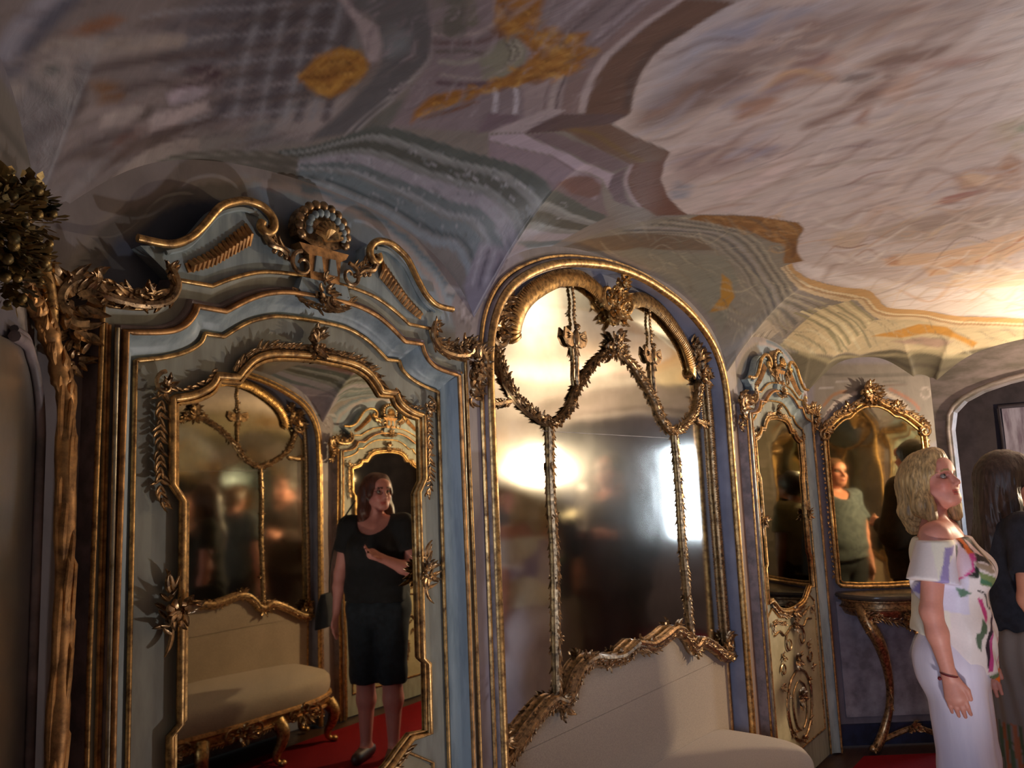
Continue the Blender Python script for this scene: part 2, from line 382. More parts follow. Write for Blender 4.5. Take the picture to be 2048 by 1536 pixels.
    for a, b, w, c in ((( 600, 1060), (1300, 950), .03, (168, 150, 152)), ((650, 1040), (1000, 1000), .012, (140, 122, 130)), ((820, 1270), (1150, 1160), .014, (150, 112, 108)), ((560, 1180), (1200, 1080), .03, (172, 158, 150)), ((900, 880), (1500, 800), .05, (204, 184, 172)), ((600, 1330), (1400, 1180), .05, (178, 160, 156)), ((1640, 1450), (2050, 1360), .03, (168, 146, 132)), ((1100, 900), (1500, 830), .02, (178, 160, 150))):
        p.line(cdd([a, ((a[0]+b[0])/2, (a[1]+b[1])/2-25), b]), c, w, w*.9, .7, taper=True)
    # lower left cloud
    q(cc([(1360, 1330), (1420, 1200), (1800, 1020), (2048, 980), (2300, 1100), (2100, 1300), (1700, 1420), (1400, 1480)]), (196, 176, 176), .05, .9)
    q(cc([(1450, 1290), (1560, 1180), (1850, 1090), (2000, 1130), (1900, 1200), (2048, 1230), (1850, 1350), (1560, 1420), (1480, 1360)]), (160, 136, 136), .035, .75)
    q(cc([(1400, 1500), (1480, 1430), (1600, 1470), (1560, 1560), (1440, 1570)]), (140, 148, 168), .02, .85)
    q(cdd([(0, 1290), (200, 1200), (400, 1030), (450, 990), (490, 1060), (400, 1200), (150, 1330), (0, 1440)]), (222, 198, 196), .03, .8)
    q(cdd([(140, 1010), (300, 990), (420, 1000), (300, 1080), (180, 1060)]), (150, 130, 138), .02, .8)
    # lower right clouds and cherubs
    q(ce([(650, 400), (1000, 480), (1500, 560), (2060, 500), (2060, 740), (1600, 730), (1200, 690), (1080, 570), (700, 490), (580, 420)]), (232, 222, 224), .03, 1)
    q(ce([(1060, 200), (1300, 120), (2060, 0), (2060, 120), (1600, 250), (1300, 270), (1100, 230)]), (176, 156, 144), .03, .85)
    q(ce([(1300, 150), (1600, 60), (1900, 40), (1700, 120), (1400, 200)]), (160, 140, 134), .02, .8)
    q(ce([(820, 290), (850, 190), (1000, 150), (1060, 200), (1000, 290), (900, 310)]), (206, 180, 158), .02, .85)
    p.line(ce([(850, 290), (950, 300), (1040, 280)]), (150, 110, 96), .016, .012, .9)
    q(ce([(1170, 390), (1220, 340), (1500, 330), (1750, 280), (2060, 180), (2060, 300), (1850, 400), (1600, 420), (1560, 470), (1450, 480), (1390, 410), (1200, 420)]), (222, 182, 146), .02, .9)
    q(ce([(1180, 410), (1200, 350), (1260, 350), (1260, 410)]), (178, 126, 100), .014, .8)
    p.line(ce([(1750, 390), (1850, 340), (1950, 300), (2048, 230)]), (190, 124, 84), .016, .012, .9)
    p.line(ce([(1450, 480), (1500, 440), (1600, 410), (1690, 350)]), (196, 144, 108), .014, .012, .8)
    q(ce([(1560, 540), (1600, 470), (1900, 430), (2060, 440), (2060, 540), (1800, 560)]), (226, 200, 172), .025, .85)
    q(ce([(700, 260), (1000, 330), (1200, 300), (1500, 260), (1300, 330), (1000, 380), (750, 400), (620, 340)]), (206, 194, 194), .04, .8)
    for k in range(26):
        rnd = random.Random(k); x = rnd.uniform(650, 2000); y = rnd.uniform(0, 700); L = rnd.uniform(200, 500)
        p.line(ce([(x, y), (x+L/2, y-L*.07), (x+L, y-L*.1)]), rnd.choice([(214, 200, 196), (178, 160, 158), (238, 226, 220), (190, 168, 156), (166, 156, 166)]), rnd.uniform(.012, .035), .02, .5, taper=True)
    for k in range(40):
        rnd = random.Random(100+k); x = rnd.uniform(-300, 2000); y = rnd.uniform(50, 1500); L = rnd.uniform(250, 700)
        p.line(cdd([(x, y), (x+L/2, y-L*.16), (x+L, y-L*.3)]), rnd.choice([(214, 196, 190), (160, 138, 138), (220, 200, 196), (176, 152, 142), (150, 136, 150)]), rnd.uniform(.008, .03), .02, .45, taper=True)
    dabs(p, [(1260, 190), (1470, -20), (2100, -20), (2100, 640), (1800, 600), (1600, 540), (1600, 440), (1380, 420), (1330, 330)], 420, sky_cols, (40, 190), (.006, .026), (8, 34), .5, 5, .12)
    dabs(p, [(1620, 420), (2100, 300), (2100, 640), (1800, 610), (1640, 550)], 160, sky_cols, (30, 120), (.008, .03), (0, 30), .6, 6, .3)
def paint_arch(p):
    q = p.poly
    # grey green cornice sweeping over the first door
    Uc = [(560, 300), (640, 288), (720, 258), (782, 251), (900, 290), (1020, 327), (1094, 368), (1160, 405), (1215, 432)]
    Lc = [(500, 352), (560, 352), (640, 372), (720, 408), (800, 452), (860, 490), (930, 528), (1010, 552), (1060, 540)]
    p.ribbon(Uc, Lc, [(0, 1, (132, 136, 140)), (0, .13, (92, 100, 100)), (.13, .17, (150, 156, 160)), (.22, .34, (88, 92, 90)), (.34, .37, (140, 146, 150)), (.42, .56, (158, 156, 172)), (.56, .66, (112, 124, 132)), (.66, .70, (158, 164, 176)), (.74, .86, (120, 134, 144)), (.86, .9, (84, 96, 104)), (.93, 1, (150, 160, 172))])
    p.ribbon([(1112, 300), (1160, 345), (1200, 372)], [(1094, 368), (1160, 405), (1215, 432)], [(0, 1, (126, 112, 120))])
    # rim arch over the first door
    p.ribbon([(130, 560), (160, 485), (215, 408), (270, 350), (330, 315), (420, 300), (520, 300), (600, 310)], [(133, 600), (182, 500), (242, 430), (333, 382), (424, 362), (500, 358), (560, 362), (600, 368)], [(0, 1, (104, 100, 94)), (.1, .16, (134, 130, 124)), (.4, .46, (128, 122, 118)), (.75, .8, (150, 142, 140))])
    p.ribbon([(100, 600), (150, 450), (230, 340), (300, 290), (395, 268)], [(118, 600), (175, 470), (250, 375), (320, 320), (398, 300)], [(0, 1, (158, 146, 142)), (.0, .15, (96, 84, 84))])
    # mauve wall of painted architecture, upper left
    q([(-40, 330), (-60, -60), (700, -60), (760, 60), (760, 130), (700, 200), (620, 285), (400, 270), (300, 290), (200, 380), (90, 480)], (128, 118, 120), .03)
    q(cb([(0, 1180), (0, -60), (850, -60), (900, 420), (830, 700), (480, 1100), (250, 1120)]), (128, 128, 134), .03)
    q(cb([(160, 1060), (200, 950), (380, 850), (500, 780), (640, 780), (820, 720), (780, 810), (470, 1100)]), (158, 150, 154), .02)
    # lattice
    q(ca([(1250, 500), (1300, 200), (1700, -60), (2900, -60), (2700, 400), (2300, 800), (2150, 930), (1650, 960), (1720, 560)]), (104, 100, 110), .04)
    rnd = random.Random(3)
    for k in range(9):
        x = 1720+k*105; p.line(ca([(x+260, 20), (x+110, 420), (x, 930)]), (152, 154, 166) if k % 2 else (84, 78, 88), .009 if k % 2 else .02, .012, .8)
    for k in range(9):
        y = 60+k*105; p.line(ca([(1150+k*40, y+60), (1900, y), (2620, y-40)]), (152, 152, 164) if k % 2 == 0 else (86, 78, 84), .007 if k % 2 == 0 else .016, .012, .7)
    # fingers and feathers of painted carving
    for P_, c in (([(1300, 760), (1400, 705), (1600, 680), (1645, 715), (1500, 790), (1330, 825)], (190, 176, 194)), ([(1200, 905), (1400, 850), (1620, 785), (1630, 860), (1400, 965), (1170, 1060), (1140, 960)], (182, 168, 172)),
                  ([(1290, 600), (1600, 555), (1640, 600), (1400, 665)], (158, 142, 148)), ([(800, 880), (950, 850), (1080, 805), (1105, 900), (950, 985), (760, 1010)], (176, 164, 164)), ([(440, 680), (580, 680), (610, 760), (470, 850)], (164, 154, 148)),
                  ([(600, 880), (900, 790), (880, 860), (650, 940)], (158, 146, 146)), ([(1000, 830), (1200, 700), (1280, 700), (1260, 820), (1120, 830)], (140, 128, 128))):
        q(ca(P_), c, .012, .95)
    for P_, c in (([(1450, 520), (1650, 500), (1760, 580), (1700, 720), (1620, 740), (1650, 640), (1400, 600)], (74, 52, 64)), ([(1320, 680), (1500, 650), (1650, 640), (1640, 665), (1400, 700)], (80, 56, 66)), ([(700, 640), (850, 620), (1010, 660), (980, 740), (920, 810), (760, 800), (770, 730)], (122, 84, 52)),
                  ([(960, 1000), (1100, 990), (1150, 1030), (1000, 1150), (900, 1260), (820, 1200)], (112, 76, 66)), ([(540, 250), (700, 165), (900, 90), (995, 125), (880, 200), (700, 285)], (142, 92, 60)), ([(230, 640), (330, 610), (430, 640), (460, 800), (400, 830), (330, 740)], (80, 72, 68)),
                  ([(1100, 900), (1150, 840), (1190, 870), (1120, 960), (980, 990)], (86, 74, 72)), ([(0, 1060), (120, 1090), (60, 1250), (-60, 1260)], (110, 88, 52)), ([(500, 1260), (900, 1180), (1000, 1090), (1500, 980), (1650, 950), (1400, 1080), (1100, 1200), (780, 1330)], (96, 80, 76))):
        q(ca(P_), c, .016, .9)
    p.line(ca([(120, 690), (95, 560), (160, 440), (300, 370), (600, 330), (1000, 340), (1400, 300)]), (158, 146, 142), .032, .014)
    p.line(ca([(540, 430), (430, 430), (320, 500), (350, 590), (450, 620), (560, 570), (590, 500), (540, 440)]), (160, 146, 142), .022, .012)
    q(ca([(340, 500), (420, 460), (500, 490), (470, 560), (370, 570)]), (92, 88, 82), .014)
    for P_ in ([(230, 1050), (450, 880), (620, 770), (650, 680), (600, 600)], [(600, 500), (900, 490), (1300, 430), (1750, 430)], [(100, 1150), (400, 1000), (640, 830)], [(1000, 690), (1250, 640), (1500, 600)], [(450, 1260), (750, 1120), (1000, 1040)], [(1200, 1060), (1450, 1000), (1700, 930)]):
        p.line(ca(P_), (88, 74, 76), .016, .012, .85)
    p.line(ca([(520, -20), (330, 160), (190, 320), (110, 470)]), (92, 92, 108), .055, .02)
    p.line(ca([(440, -40), (260, 120), (120, 280), (60, 420)]), (150, 148, 164), .032, .02)
    for k in range(46):
        rnd = random.Random(500+k); x = rnd.uniform(-100, 2300); y = rnd.uniform(0, 1200); L = rnd.uniform(150, 500); a = -.25
        p.line(ca([(x, y), (x+L/2, y+a*L*.5-10), (x+L, y+a*L)]), rnd.choice([(150, 138, 142), (96, 86, 92), (136, 136, 146), (112, 98, 96), (160, 150, 150)]), rnd.uniform(.004, .014), .012, .55, taper=True)
    # dark and pale bands around the gold flower
    q(cb([(470, 1100), (640, 940), (800, 790), (930, 640), (1030, 480), (1050, 330), (1000, 180), (880, 50), (800, -60), (1420, -60), (1460, 130), (1450, 300), (1400, 460), (1150, 740), (860, 1020), (700, 1060)]), (102, 102, 110), .014)
    q(cb([(1060, 280), (1150, 200), (1260, 260), (1250, 380), (1100, 450), (1050, 400)]), (132, 140, 150), .03, .8)
    q(cb([(700, -60), (850, 200), (900, 400), (920, 490), (1000, 470), (1045, 350), (1010, 200), (880, 100), (760, -60)]), (176, 164, 172), .012)
    for P_, w in (([(860, 1020), (1000, 890), (1150, 740), (1300, 580), (1400, 460), (1460, 330), (1470, 120)], .010), ([(1110, 990), (1230, 880), (1350, 800), (1440, 740)], .008), ([(1050, 1000), (1200, 850), (1330, 770)], .005), ([(1250, 720), (1400, 620), (1600, 640)], .006), ([(730, 1060), (980, 850), (1180, 650)], .005)):
        p.line(cb(P_), (164, 160, 166), w, .006)
    q(cb([(870, 1020), (1110, 800), (1440, 690), (1440, 760), (1110, 990)]), (104, 108, 108), .02, .8)
    q(cb([(355, 600), (520, 440), (700, 370), (850, 385), (920, 500), (880, 600), (740, 720), (620, 772), (540, 740), (450, 700)]), (168, 118, 52), .014)
    for P_, c in (([(380, 590), (600, 540), (760, 480), (820, 520)], (200, 152, 78)), ([(450, 650), (600, 640), (760, 610), (880, 540)], (196, 146, 70)), ([(520, 720), (640, 690), (720, 650)], (190, 140, 66)), ([(400, 600), (560, 600), (780, 540), (740, 480), (600, 480)], (116, 74, 34)), ([(600, 440), (740, 410), (850, 440)], (188, 138, 66))):
        p.line(cb(P_), c, .012, .012, .85)
    # centre: mauve ground, gold rocaille, scroll shells
    q([(868, 70), (862, -60), (1500, -60), (1330, 30), (1260, 80), (1200, 130), (1170, 221), (1048, 264), (900, 260), (782, 250), (812, 190), (856, 120)], (142, 130, 140), .02)
    for k in range(16):
        rnd = random.Random(900+k); x = 1030+rnd.uniform(0, 260); y = rnd.uniform(-20, 70)
        p.line([(x, y+60), (x+70, y), (x+140, y-60)], rnd.choice([(176, 166, 182), (100, 88, 100), (160, 150, 164), (122, 108, 116)]), rnd.uniform(.005, .014), .01, .8)
    for P_, c, w in (([(1470, 270), (1650, 280), (1850, 240), (2000, 130)], (182, 168, 172), .012), ([(1480, 330), (1700, 340), (1900, 300), (2040, 240)], (112, 92, 98), .018), ([(1480, 400), (1700, 400), (1850, 420), (2000, 350)], (110, 102, 104), .016), ([(1480, 580), (1750, 620), (1950, 560), (2030, 440), (1980, 380)], (170, 160, 162), .010), ([(1500, 480), (1650, 500), (1800, 470)], (164, 160, 158), .02), ([(1480, 640), (1800, 660), (2040, 590)], (104, 84, 96), .02),
                     ([(1740, 0), (1750, 180)], (122, 120, 112), .03), ([(1600, 0), (1620, 240)], (104, 104, 100), .05), ([(1500, 0), (1500, 240)], (132, 126, 128), .02)):
        p.line(cb(P_), c, w, .01, .9)
    q(cc([(60, -60), (440, -60), (400, 130), (290, 210), (560, 270), (800, 255), (720, 360), (870, 405), (740, 480), (640, 590), (450, 600), (240, 665), (0, 700), (-180, 790), (-500, 850), (-620, 960), (-600, 870), (-480, 760), (-300, 700), (-100, 690), (100, 590), (250, 540), (350, 420), (230, 280), (60, 240)]), (164, 112, 52), .016)
    for P_, c in (([(120, 20), (180, 120), (300, 120)], (120, 76, 36)), ([(380, 300), (480, 380), (620, 330)], (204, 158, 84)), ([(520, 380), (580, 430), (660, 440)], (208, 162, 86)), ([(380, 480), (500, 500), (620, 470)], (196, 148, 76)), ([(300, 620), (480, 560), (600, 540)], (120, 76, 40)), ([(80, 60), (140, 180), (220, 200)], (194, 144, 76)), ([(-560, 900), (-380, 840), (-160, 740)], (196, 146, 70)), ([(-520, 930), (-300, 860), (-120, 800)], (128, 80, 40)), ([(60, 640), (250, 600), (420, 580)], (190, 140, 72))):
        p.line(cc(P_), c, .012, .012, .85)
    q(cc([(0, 370), (100, 310), (240, 300), (300, 400), (270, 500), (100, 600), (-60, 620), (-100, 480)]), (142, 142, 130), .014)
    for k in range(4): p.line(cc([(130+k*30, 320), (170+k*25, 430), (60, 560), (-60, 600+k*8)]), (176, 172, 164) if k % 2 else (104, 102, 96), .007, .006, .8)
    for x in (30, 190): p.line(cc([(x, 700), (x+5, 880)]), (196, 192, 208), .012, .006)
    q(cc([(0, 880), (240, 900), (200, 960), (0, 1030), (-100, 1040)]), (124, 108, 122), .012)
    q(cc([(230, 660), (580, 600), (560, 880), (430, 930), (270, 905)]), (160, 146, 154), .012)
    for x, w, c in ((480, .012, (178, 166, 172)), (520, .006, (112, 98, 108)), (430, .006, (128, 112, 118))): p.line(cc([(x+70, 600), (x, 740), (x, 900)]), c, w, .006)
    # brown mouldings of the painted skylight
    q(cc([(555, 890), (560, 740), (620, 600), (720, 500), (850, 380), (1100, 160), (1300, -20), (1560, -20), (1350, 130), (1100, 310), (950, 450), (830, 620), (770, 750), (750, 880)]), (140, 120, 124), .008)
    q(cc([(690, 880), (700, 740), (780, 600), (880, 450), (1060, 300), (1300, 110), (1480, -20), (1540, -20), (1350, 120), (1100, 310), (950, 450), (830, 620), (770, 750), (750, 880)]), (184, 170, 176), .007)
    q(cc([(750, 890), (770, 750), (830, 620), (950, 450), (1100, 330), (1300, 170), (1540, -20)])+FIELD[0:10]+[(1172, 228)], (112, 86, 78), .008)
    q(cc([(1100, 860), (1105, 740), (1150, 640), (1280, 440), (1400, 340), (1600, 210), (1500, 210), (1330, 330), (1180, 470), (1060, 640), (1040, 850)]), (92, 74, 72), .012, .8)
    q(cc([(250, 1045), (570, 890), (1080, 890), (950, 972), (700, 1000), (520, 1030)]), (104, 86, 92), .006)
    q([(980, 265), (1048, 264), (1130, 218), (1100, 215), (1010, 250)], (180, 168, 178), .008)
    q([(980, 269), (1048, 266), (1230, 352), (1218, 380), (1205, 360), (1100, 310), (980, 278)], (184, 170, 188), .007)
    q([(980, 280), (1100, 312), (1205, 362), (1190, 400), (1120, 372), (1060, 340), (980, 312)], (150, 136, 150), .008)
    q(cc([(290, 1050), (520, 1040), (860, 1180), (1110, 1300), (960, 1360), (600, 1190)]), (128, 112, 122), .007)
    q(cc([(520, 1010), (950, 972), (1200, 1090), (1420, 1195), (1370, 1290), (1110, 1295), (860, 1170), (640, 1040)]), (120, 96, 86), .007)
    p.line(cc([(660, 1010), (850, 1060), (1050, 1200), (1200, 1270)]), (128, 104, 66), .02, .014, .8)
    q([(1261, 327), (1254, 355), (1259, 383), (1281, 411), (1315, 430), (1376, 428), (1357, 415), (1334, 388), (1322, 360), (1328, 325), (1340, 303), (1325, 322)], (118, 84, 76), .007)
    p.line([(1262, 330), (1252, 356), (1257, 384), (1280, 412)], (168, 152, 164), .012, .006)
    q([(1216, 378), (1224, 352), (1250, 338), (1245, 358), (1250, 390), (1270, 415), (1230, 400)], (112, 94, 106), .007)
    q(cc([(520, 1440), (700, 1390), (800, 1395), (880, 1460), (860, 1530), (780, 1560), (640, 1520)]), (122, 92, 90), .012)
    # ribs and rocaille around the niche and right of it
    q([(1120, 500), (1200, 466), (1290, 440), (1376, 428), (1511, 432), (1596, 446), (1592, 520), (1582, 527), (1590, 600), (1500, 700), (1440, 690), (1400, 600), (1330, 545), (1240, 505), (1150, 512)], (140, 134, 124), .014)
    p.ribbon([(1376, 430), (1440, 446), (1500, 466), (1540, 500), (1560, 540), (1600, 585), (1660, 605)], [(1180, 482), (1300, 470), (1400, 478), (1460, 520), (1500, 580), (1530, 640), (1560, 680)], [(.05, .1, (168, 160, 144)), (.16, .2, (112, 108, 102)), (.24, .3, (164, 156, 142)), (.34, .4, (108, 106, 102)), (.46, .56, (156, 150, 146)), (.6, .68, (106, 106, 108)), (.72, .78, (154, 148, 138)), (.84, .88, (112, 108, 102)), (.92, .96, (158, 150, 140))], .005)
    q([(1110, 505), (1180, 478), (1290, 466), (1400, 478), (1430, 500), (1350, 500), (1240, 500), (1150, 512)], (112, 92, 76), .012, .8)
    q(cf([(1120, 600), (1300, 560), (1600, 600), (1900, 620), (1960, 800), (1900, 1050), (1850, 1150), (1750, 1000), (1500, 800), (1300, 680)]), (136, 136, 124), .02, .8)
    q(cf([(1850, 740), (1920, 800), (1945, 900), (1900, 980), (1780, 1000), (1850, 900)]), (176, 132, 62), .012)
    q(ce([(-80, 120), (0, 90), (350, 100), (500, 125), (620, 140), (650, 180), (610, 250), (620, 330), (660, 385), (590, 400), (530, 400), (545, 280), (450, 265), (330, 205), (100, 150)]), (138, 96, 56), .012)
    for P_, c in (([(350, 180), (450, 200), (600, 190)], (176, 130, 80)), ([(560, 270), (600, 300), (590, 360)], (104, 66, 44)), ([(100, 110), (250, 130), (350, 140)], (176, 132, 84))): p.line(ce(P_), c, .016, .012, .8)
    p.ribbon([(1584, 527), (1592, 542), (1621, 558), (1685, 574), (1735, 579), (1754, 596), (1776, 615), (1843, 620), (1906, 632), (2048, 636)], [(1560, 535), (1585, 565), (1630, 590), (1690, 605), (1710, 600), (1745, 630), (1765, 640), (1830, 640), (1900, 655), (2048, 660)], [(0, .45, (200, 160, 112)), (.45, .6, (226, 206, 172)), (.6, .75, (182, 150, 116)), (.75, 1, (212, 190, 158))], .005)
    q([(1500, 700), (1560, 690), (1640, 620), (1700, 602), (1750, 640), (1830, 640), (1900, 655), (2048, 660), (2048, 700), (1900, 710), (1720, 710), (1600, 705)], (196, 180, 150), .012)
    for k in range(9):
        f = k/8; a = (1700-f*110, 603+f*22); b = (1745-f*60, 640+f*62)
        p.line([a, b], (216, 204, 170) if k % 2 else (142, 138, 112), .016, .008, .9)
    for k in range(7): p.line([(1545+k*22, 690-k*11), (1610+k*22, 712-k*3)], (206, 198, 172) if k % 2 else (128, 126, 106), .012, .008, .8)
    q(ce([(1080, 860), (1250, 820), (1380, 780), (1560, 800), (1650, 860), (1750, 900), (1720, 930), (1600, 870), (1450, 840), (1250, 870)]), (190, 142, 76), .012)
    q(ce([(1200, 890), (1400, 860), (1600, 890), (1500, 930)]), (164, 136, 128), .014, .8)
    q([(1560, 706), (1640, 708), (1720, 712), (1800, 698), (1900, 712), (2048, 690), (2048, 735), (1900, 780), (1860, 820), (1820, 830), (1740, 775), (1650, 830), (1580, 760)], (104, 98, 84), .014)  # dark zone above the canted corners, shade put into the pigment
    for P_, c in (([(1600, 705), (1720, 715), (1850, 700), (1950, 712)], (164, 154, 126)), ([(1700, 722), (1850, 728), (1980, 712)], (84, 78, 70)), ([(1640, 770), (1700, 768)], (150, 142, 136)), ([(1640, 850), (1680, 800), (1735, 778)], (164, 152, 136)), ([(1760, 775), (1810, 810), (1860, 850)], (164, 152, 140)), ([(1780, 770), (1830, 790), (1850, 810)], (140, 86, 62))):
        p.line(P_, c, .02, .012, .8)
    # capitals painted at the springing points
    q(cf([(90, 800), (200, 520), (420, 560), (560, 620), (330, 850)]), (158, 152, 168), .01)
    for k in range(6):
        x = 150+k*45; p.line(cf([(x, 780), (x+70, 560+k*14)]), (112, 106, 122) if k % 2 else (186, 182, 196), .008, .005)
    q(ce([(200, 1100), (230, 980), (330, 800), (420, 760), (500, 830), (400, 920), (300, 1040), (260, 1150)]), (178, 166, 152), .01)
    for k in range(6): p.line(ce([(250+k*22, 1010-k*8), (330+k*25, 850-k*6)]), (122, 112, 104) if k % 2 else (208, 198, 182), .008, .005)
    GC = [(196, 146, 70), (120, 76, 36), (210, 164, 88), (150, 98, 46), (176, 122, 56)]
    dabs(p, cc([(60, 0), (440, 0), (400, 130), (560, 270), (800, 255), (720, 360), (870, 405), (640, 590), (240, 665), (-100, 730), (-500, 860), (-480, 760), (100, 590), (350, 420), (60, 240)]), 120, GC, (10, 36), (.006, .014), (-30, 60), .75, 11, .3)
    dabs(p, cb([(380, 600), (540, 440), (700, 380), (850, 400), (910, 500), (860, 600), (700, 720), (600, 750), (460, 680)]), 50, GC, (12, 40), (.005, .012), (0, 40), .7, 12, .3)
    dabs(p, ce([(0, 100), (350, 110), (600, 150), (620, 240), (560, 380), (450, 265), (330, 205)]), 50, [(176, 130, 80), (100, 66, 42), (150, 104, 62), (196, 152, 100)], (14, 50), (.008, .016), (-40, 20), .6, 13, .3)
    dabs(p, [(640, 300), (900, 300), (1100, 370), (1150, 430), (1000, 500), (880, 480), (700, 400), (560, 360)], 230, [(176, 180, 194), (190, 192, 206), (92, 100, 104), (140, 150, 160), (110, 116, 124)], (5, 22), (.003, .007), (-50, 10), .6, 14, .3, .8)  # cornice dabs; the pale ones paint its sheen specks into the colour
    dabs(p, [(0, 60), (640, 0), (600, 280), (300, 300), (100, 420), (0, 330)], 200, [(150, 138, 142), (100, 88, 92), (136, 132, 140), (166, 154, 156), (116, 98, 96), (90, 80, 86)], (30, 120), (.005, .012), (0, 35), .3, 15, .2)
    dabs(p, [(700, 0), (1300, 0), (1200, 130), (1170, 220), (1000, 265), (800, 250)], 150, [(168, 156, 170), (110, 98, 108), (140, 128, 140), (128, 124, 128), (180, 170, 182)], (20, 80), (.004, .010), (20, 60), .5, 16, .2)
    dabs(p, [(1130, 500), (1300, 445), (1590, 450), (1590, 600), (1750, 650), (2048, 660), (2048, 710), (1500, 700), (1400, 600), (1240, 505)], 200, [(176, 168, 150), (110, 106, 98), (150, 146, 132), (196, 186, 160), (132, 118, 98)], (20, 80), (.004, .010), (-50, 10), .5, 17, .3)
def paint_wall(p):
    q = p.poly
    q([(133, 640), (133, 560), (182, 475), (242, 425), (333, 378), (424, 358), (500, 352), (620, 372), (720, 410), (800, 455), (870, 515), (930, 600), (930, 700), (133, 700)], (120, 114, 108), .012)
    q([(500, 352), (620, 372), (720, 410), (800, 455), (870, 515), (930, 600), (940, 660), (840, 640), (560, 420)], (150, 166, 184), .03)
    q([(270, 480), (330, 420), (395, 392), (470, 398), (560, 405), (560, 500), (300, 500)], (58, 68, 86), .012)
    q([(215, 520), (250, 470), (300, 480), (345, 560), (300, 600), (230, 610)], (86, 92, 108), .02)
    p.line([(133, 600), (150, 540), (182, 478), (242, 425), (333, 376), (424, 356), (520, 356), (620, 374), (720, 412)], (150, 140, 134), .014, .006)
    p.line([(540, 362), (640, 385), (740, 430), (820, 488), (880, 560), (905, 610)], (176, 164, 168), .02, .012)
    p.line([(620, 368), (720, 405), (800, 452), (870, 515), (925, 590)], (104, 126, 146), .016, .008)
    # pilaster between door and niche
    q([(915, 620), (930, 570), (1010, 560), (1030, 540), (975, 640), (985, 900), (1015, 1536), (948, 1536), (945, 900), (940, 720)], (150, 142, 150), .01)
    q(cf([(90, 800), (200, 520), (420, 560), (560, 620), (250, 900)]), (160, 154, 170), .01)
    for k in range(6):
        x = 150+k*45; p.line(cf([(x, 800), (x+70, 580)]), (114, 108, 124) if k % 2 else (188, 184, 198), .007, .004)
    p.line(cf([(30, 830), (130, 860), (300, 890)]), (176, 176, 186), .022, .006)
    p.line(cf([(30, 860), (130, 885), (300, 920)]), (110, 116, 124), .008, .005)
    for k in range(14):
        rnd = random.Random(k); x = rnd.uniform(80, 230); y = rnd.uniform(920, 1080)
        p.line(cf([(x, y), (x+25, y-22), (x+45, y+10)]), (186, 178, 188) if k % 2 else (110, 100, 108), .005, .004)
    q([(958, 1330), (975, 1322), (1000, 1335), (1003, 1420), (985, 1432), (962, 1425)], (150, 142, 156), .006)
    p.line([(985, 1405), (994, 1380), (985, 1355), (970, 1362), (966, 1385), (974, 1400), (982, 1390), (980, 1372)], (112, 98, 108), .006, .004)
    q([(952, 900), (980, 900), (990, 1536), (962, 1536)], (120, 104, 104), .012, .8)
    # pilaster right of the niche
    q(ce([(200, 1100), (230, 980), (330, 800), (460, 900), (420, 940), (330, 1000), (250, 1200), (330, 3600), (250, 3600), (200, 1500)]), (178, 166, 156), .01)
    q(ce([(60, 880), (160, 810), (250, 810), (280, 880), (240, 940), (120, 950)]), (140, 140, 146), .01)
    p.line(ce([(240, 850), (215, 830), (195, 860), (225, 900), (262, 880), (255, 830), (210, 810)]), (188, 186, 192), .012, .006)
    for k in range(7): p.line(ce([(250+k*20, 1010-k*8), (320+k*25, 860-k*6)]), (122, 112, 104) if k % 2 else (208, 198, 182), .007, .004)
    p.line(ce([(190, 1000), (260, 1010), (310, 1040)]), (200, 192, 180), .016, .005)
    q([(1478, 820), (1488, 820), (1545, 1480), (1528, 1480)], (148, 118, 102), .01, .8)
# ---------------------------------------------------------------- painted surface objects
def mat_paint(name, rough=.42, streak=(3, 14, 14), amp=.5):
    m, t, b = nt(name)
    at = t.nodes.new('ShaderNodeAttribute'); at.attribute_name = 'pigment'
    tc = t.nodes.new('ShaderNodeTexCoord'); mp = t.nodes.new('ShaderNodeMapping'); mp.inputs['Scale'].default_value = streak; mp.inputs['Rotation'].default_value = (0, 0, .12)
    n = t.nodes.new('ShaderNodeTexNoise'); n.inputs['Scale'].default_value = 2.4; n.inputs['Detail'].default_value = 6; n.inputs['Roughness'].default_value = .58; n.inputs['Distortion'].default_value = .6
    r = t.nodes.new('ShaderNodeMapRange'); r.inputs[1].default_value = .25; r.inputs[2].default_value = .75; r.inputs[3].default_value = 1-amp*.6; r.inputs[4].default_value = 1+amp*.5
    v = t.nodes.new('ShaderNodeVectorMath'); v.operation = 'SCALE'
    t.links.new(tc.outputs['Object'], mp.inputs[0]); t.links.new(mp.outputs[0], n.inputs['Vector']); t.links.new(n.outputs['Fac'], r.inputs[0])
    t.links.new(at.outputs['Color'], v.inputs[0]); t.links.new(r.outputs[0], v.inputs['Scale'])
    t.links.new(v.outputs[0], b.inputs['Base Color']); b.inputs['Roughness'].default_value = rough; b.inputs['Specular IOR Level'].default_value = .45
    bump(t, b, n.outputs['Fac'], .35, .004)
    return m
FRESCO = mat_paint('ceiling_fresco', .42, (11, 3.2, 8), .26)
WPAINT = mat_paint('painted_plaster', .5, (6, 6, 3), .3)
def painted_mesh(name, V, F, col, mat, **k):
    me = bpy.data.meshes.new(name); me.from_pydata(V, [], F)
    a = me.color_attributes.new('pigment', 'FLOAT_COLOR', 'POINT')
    a.data.foreach_set('color', np.concatenate([np.clip(col, 0, 1), np.ones((len(col), 1))], 1).astype('f').ravel())
    me.materials.append(mat); me.shade_smooth()
    o = bpy.data.objects.new(name, me); COL.objects.link(o); return tagit(o, **k)
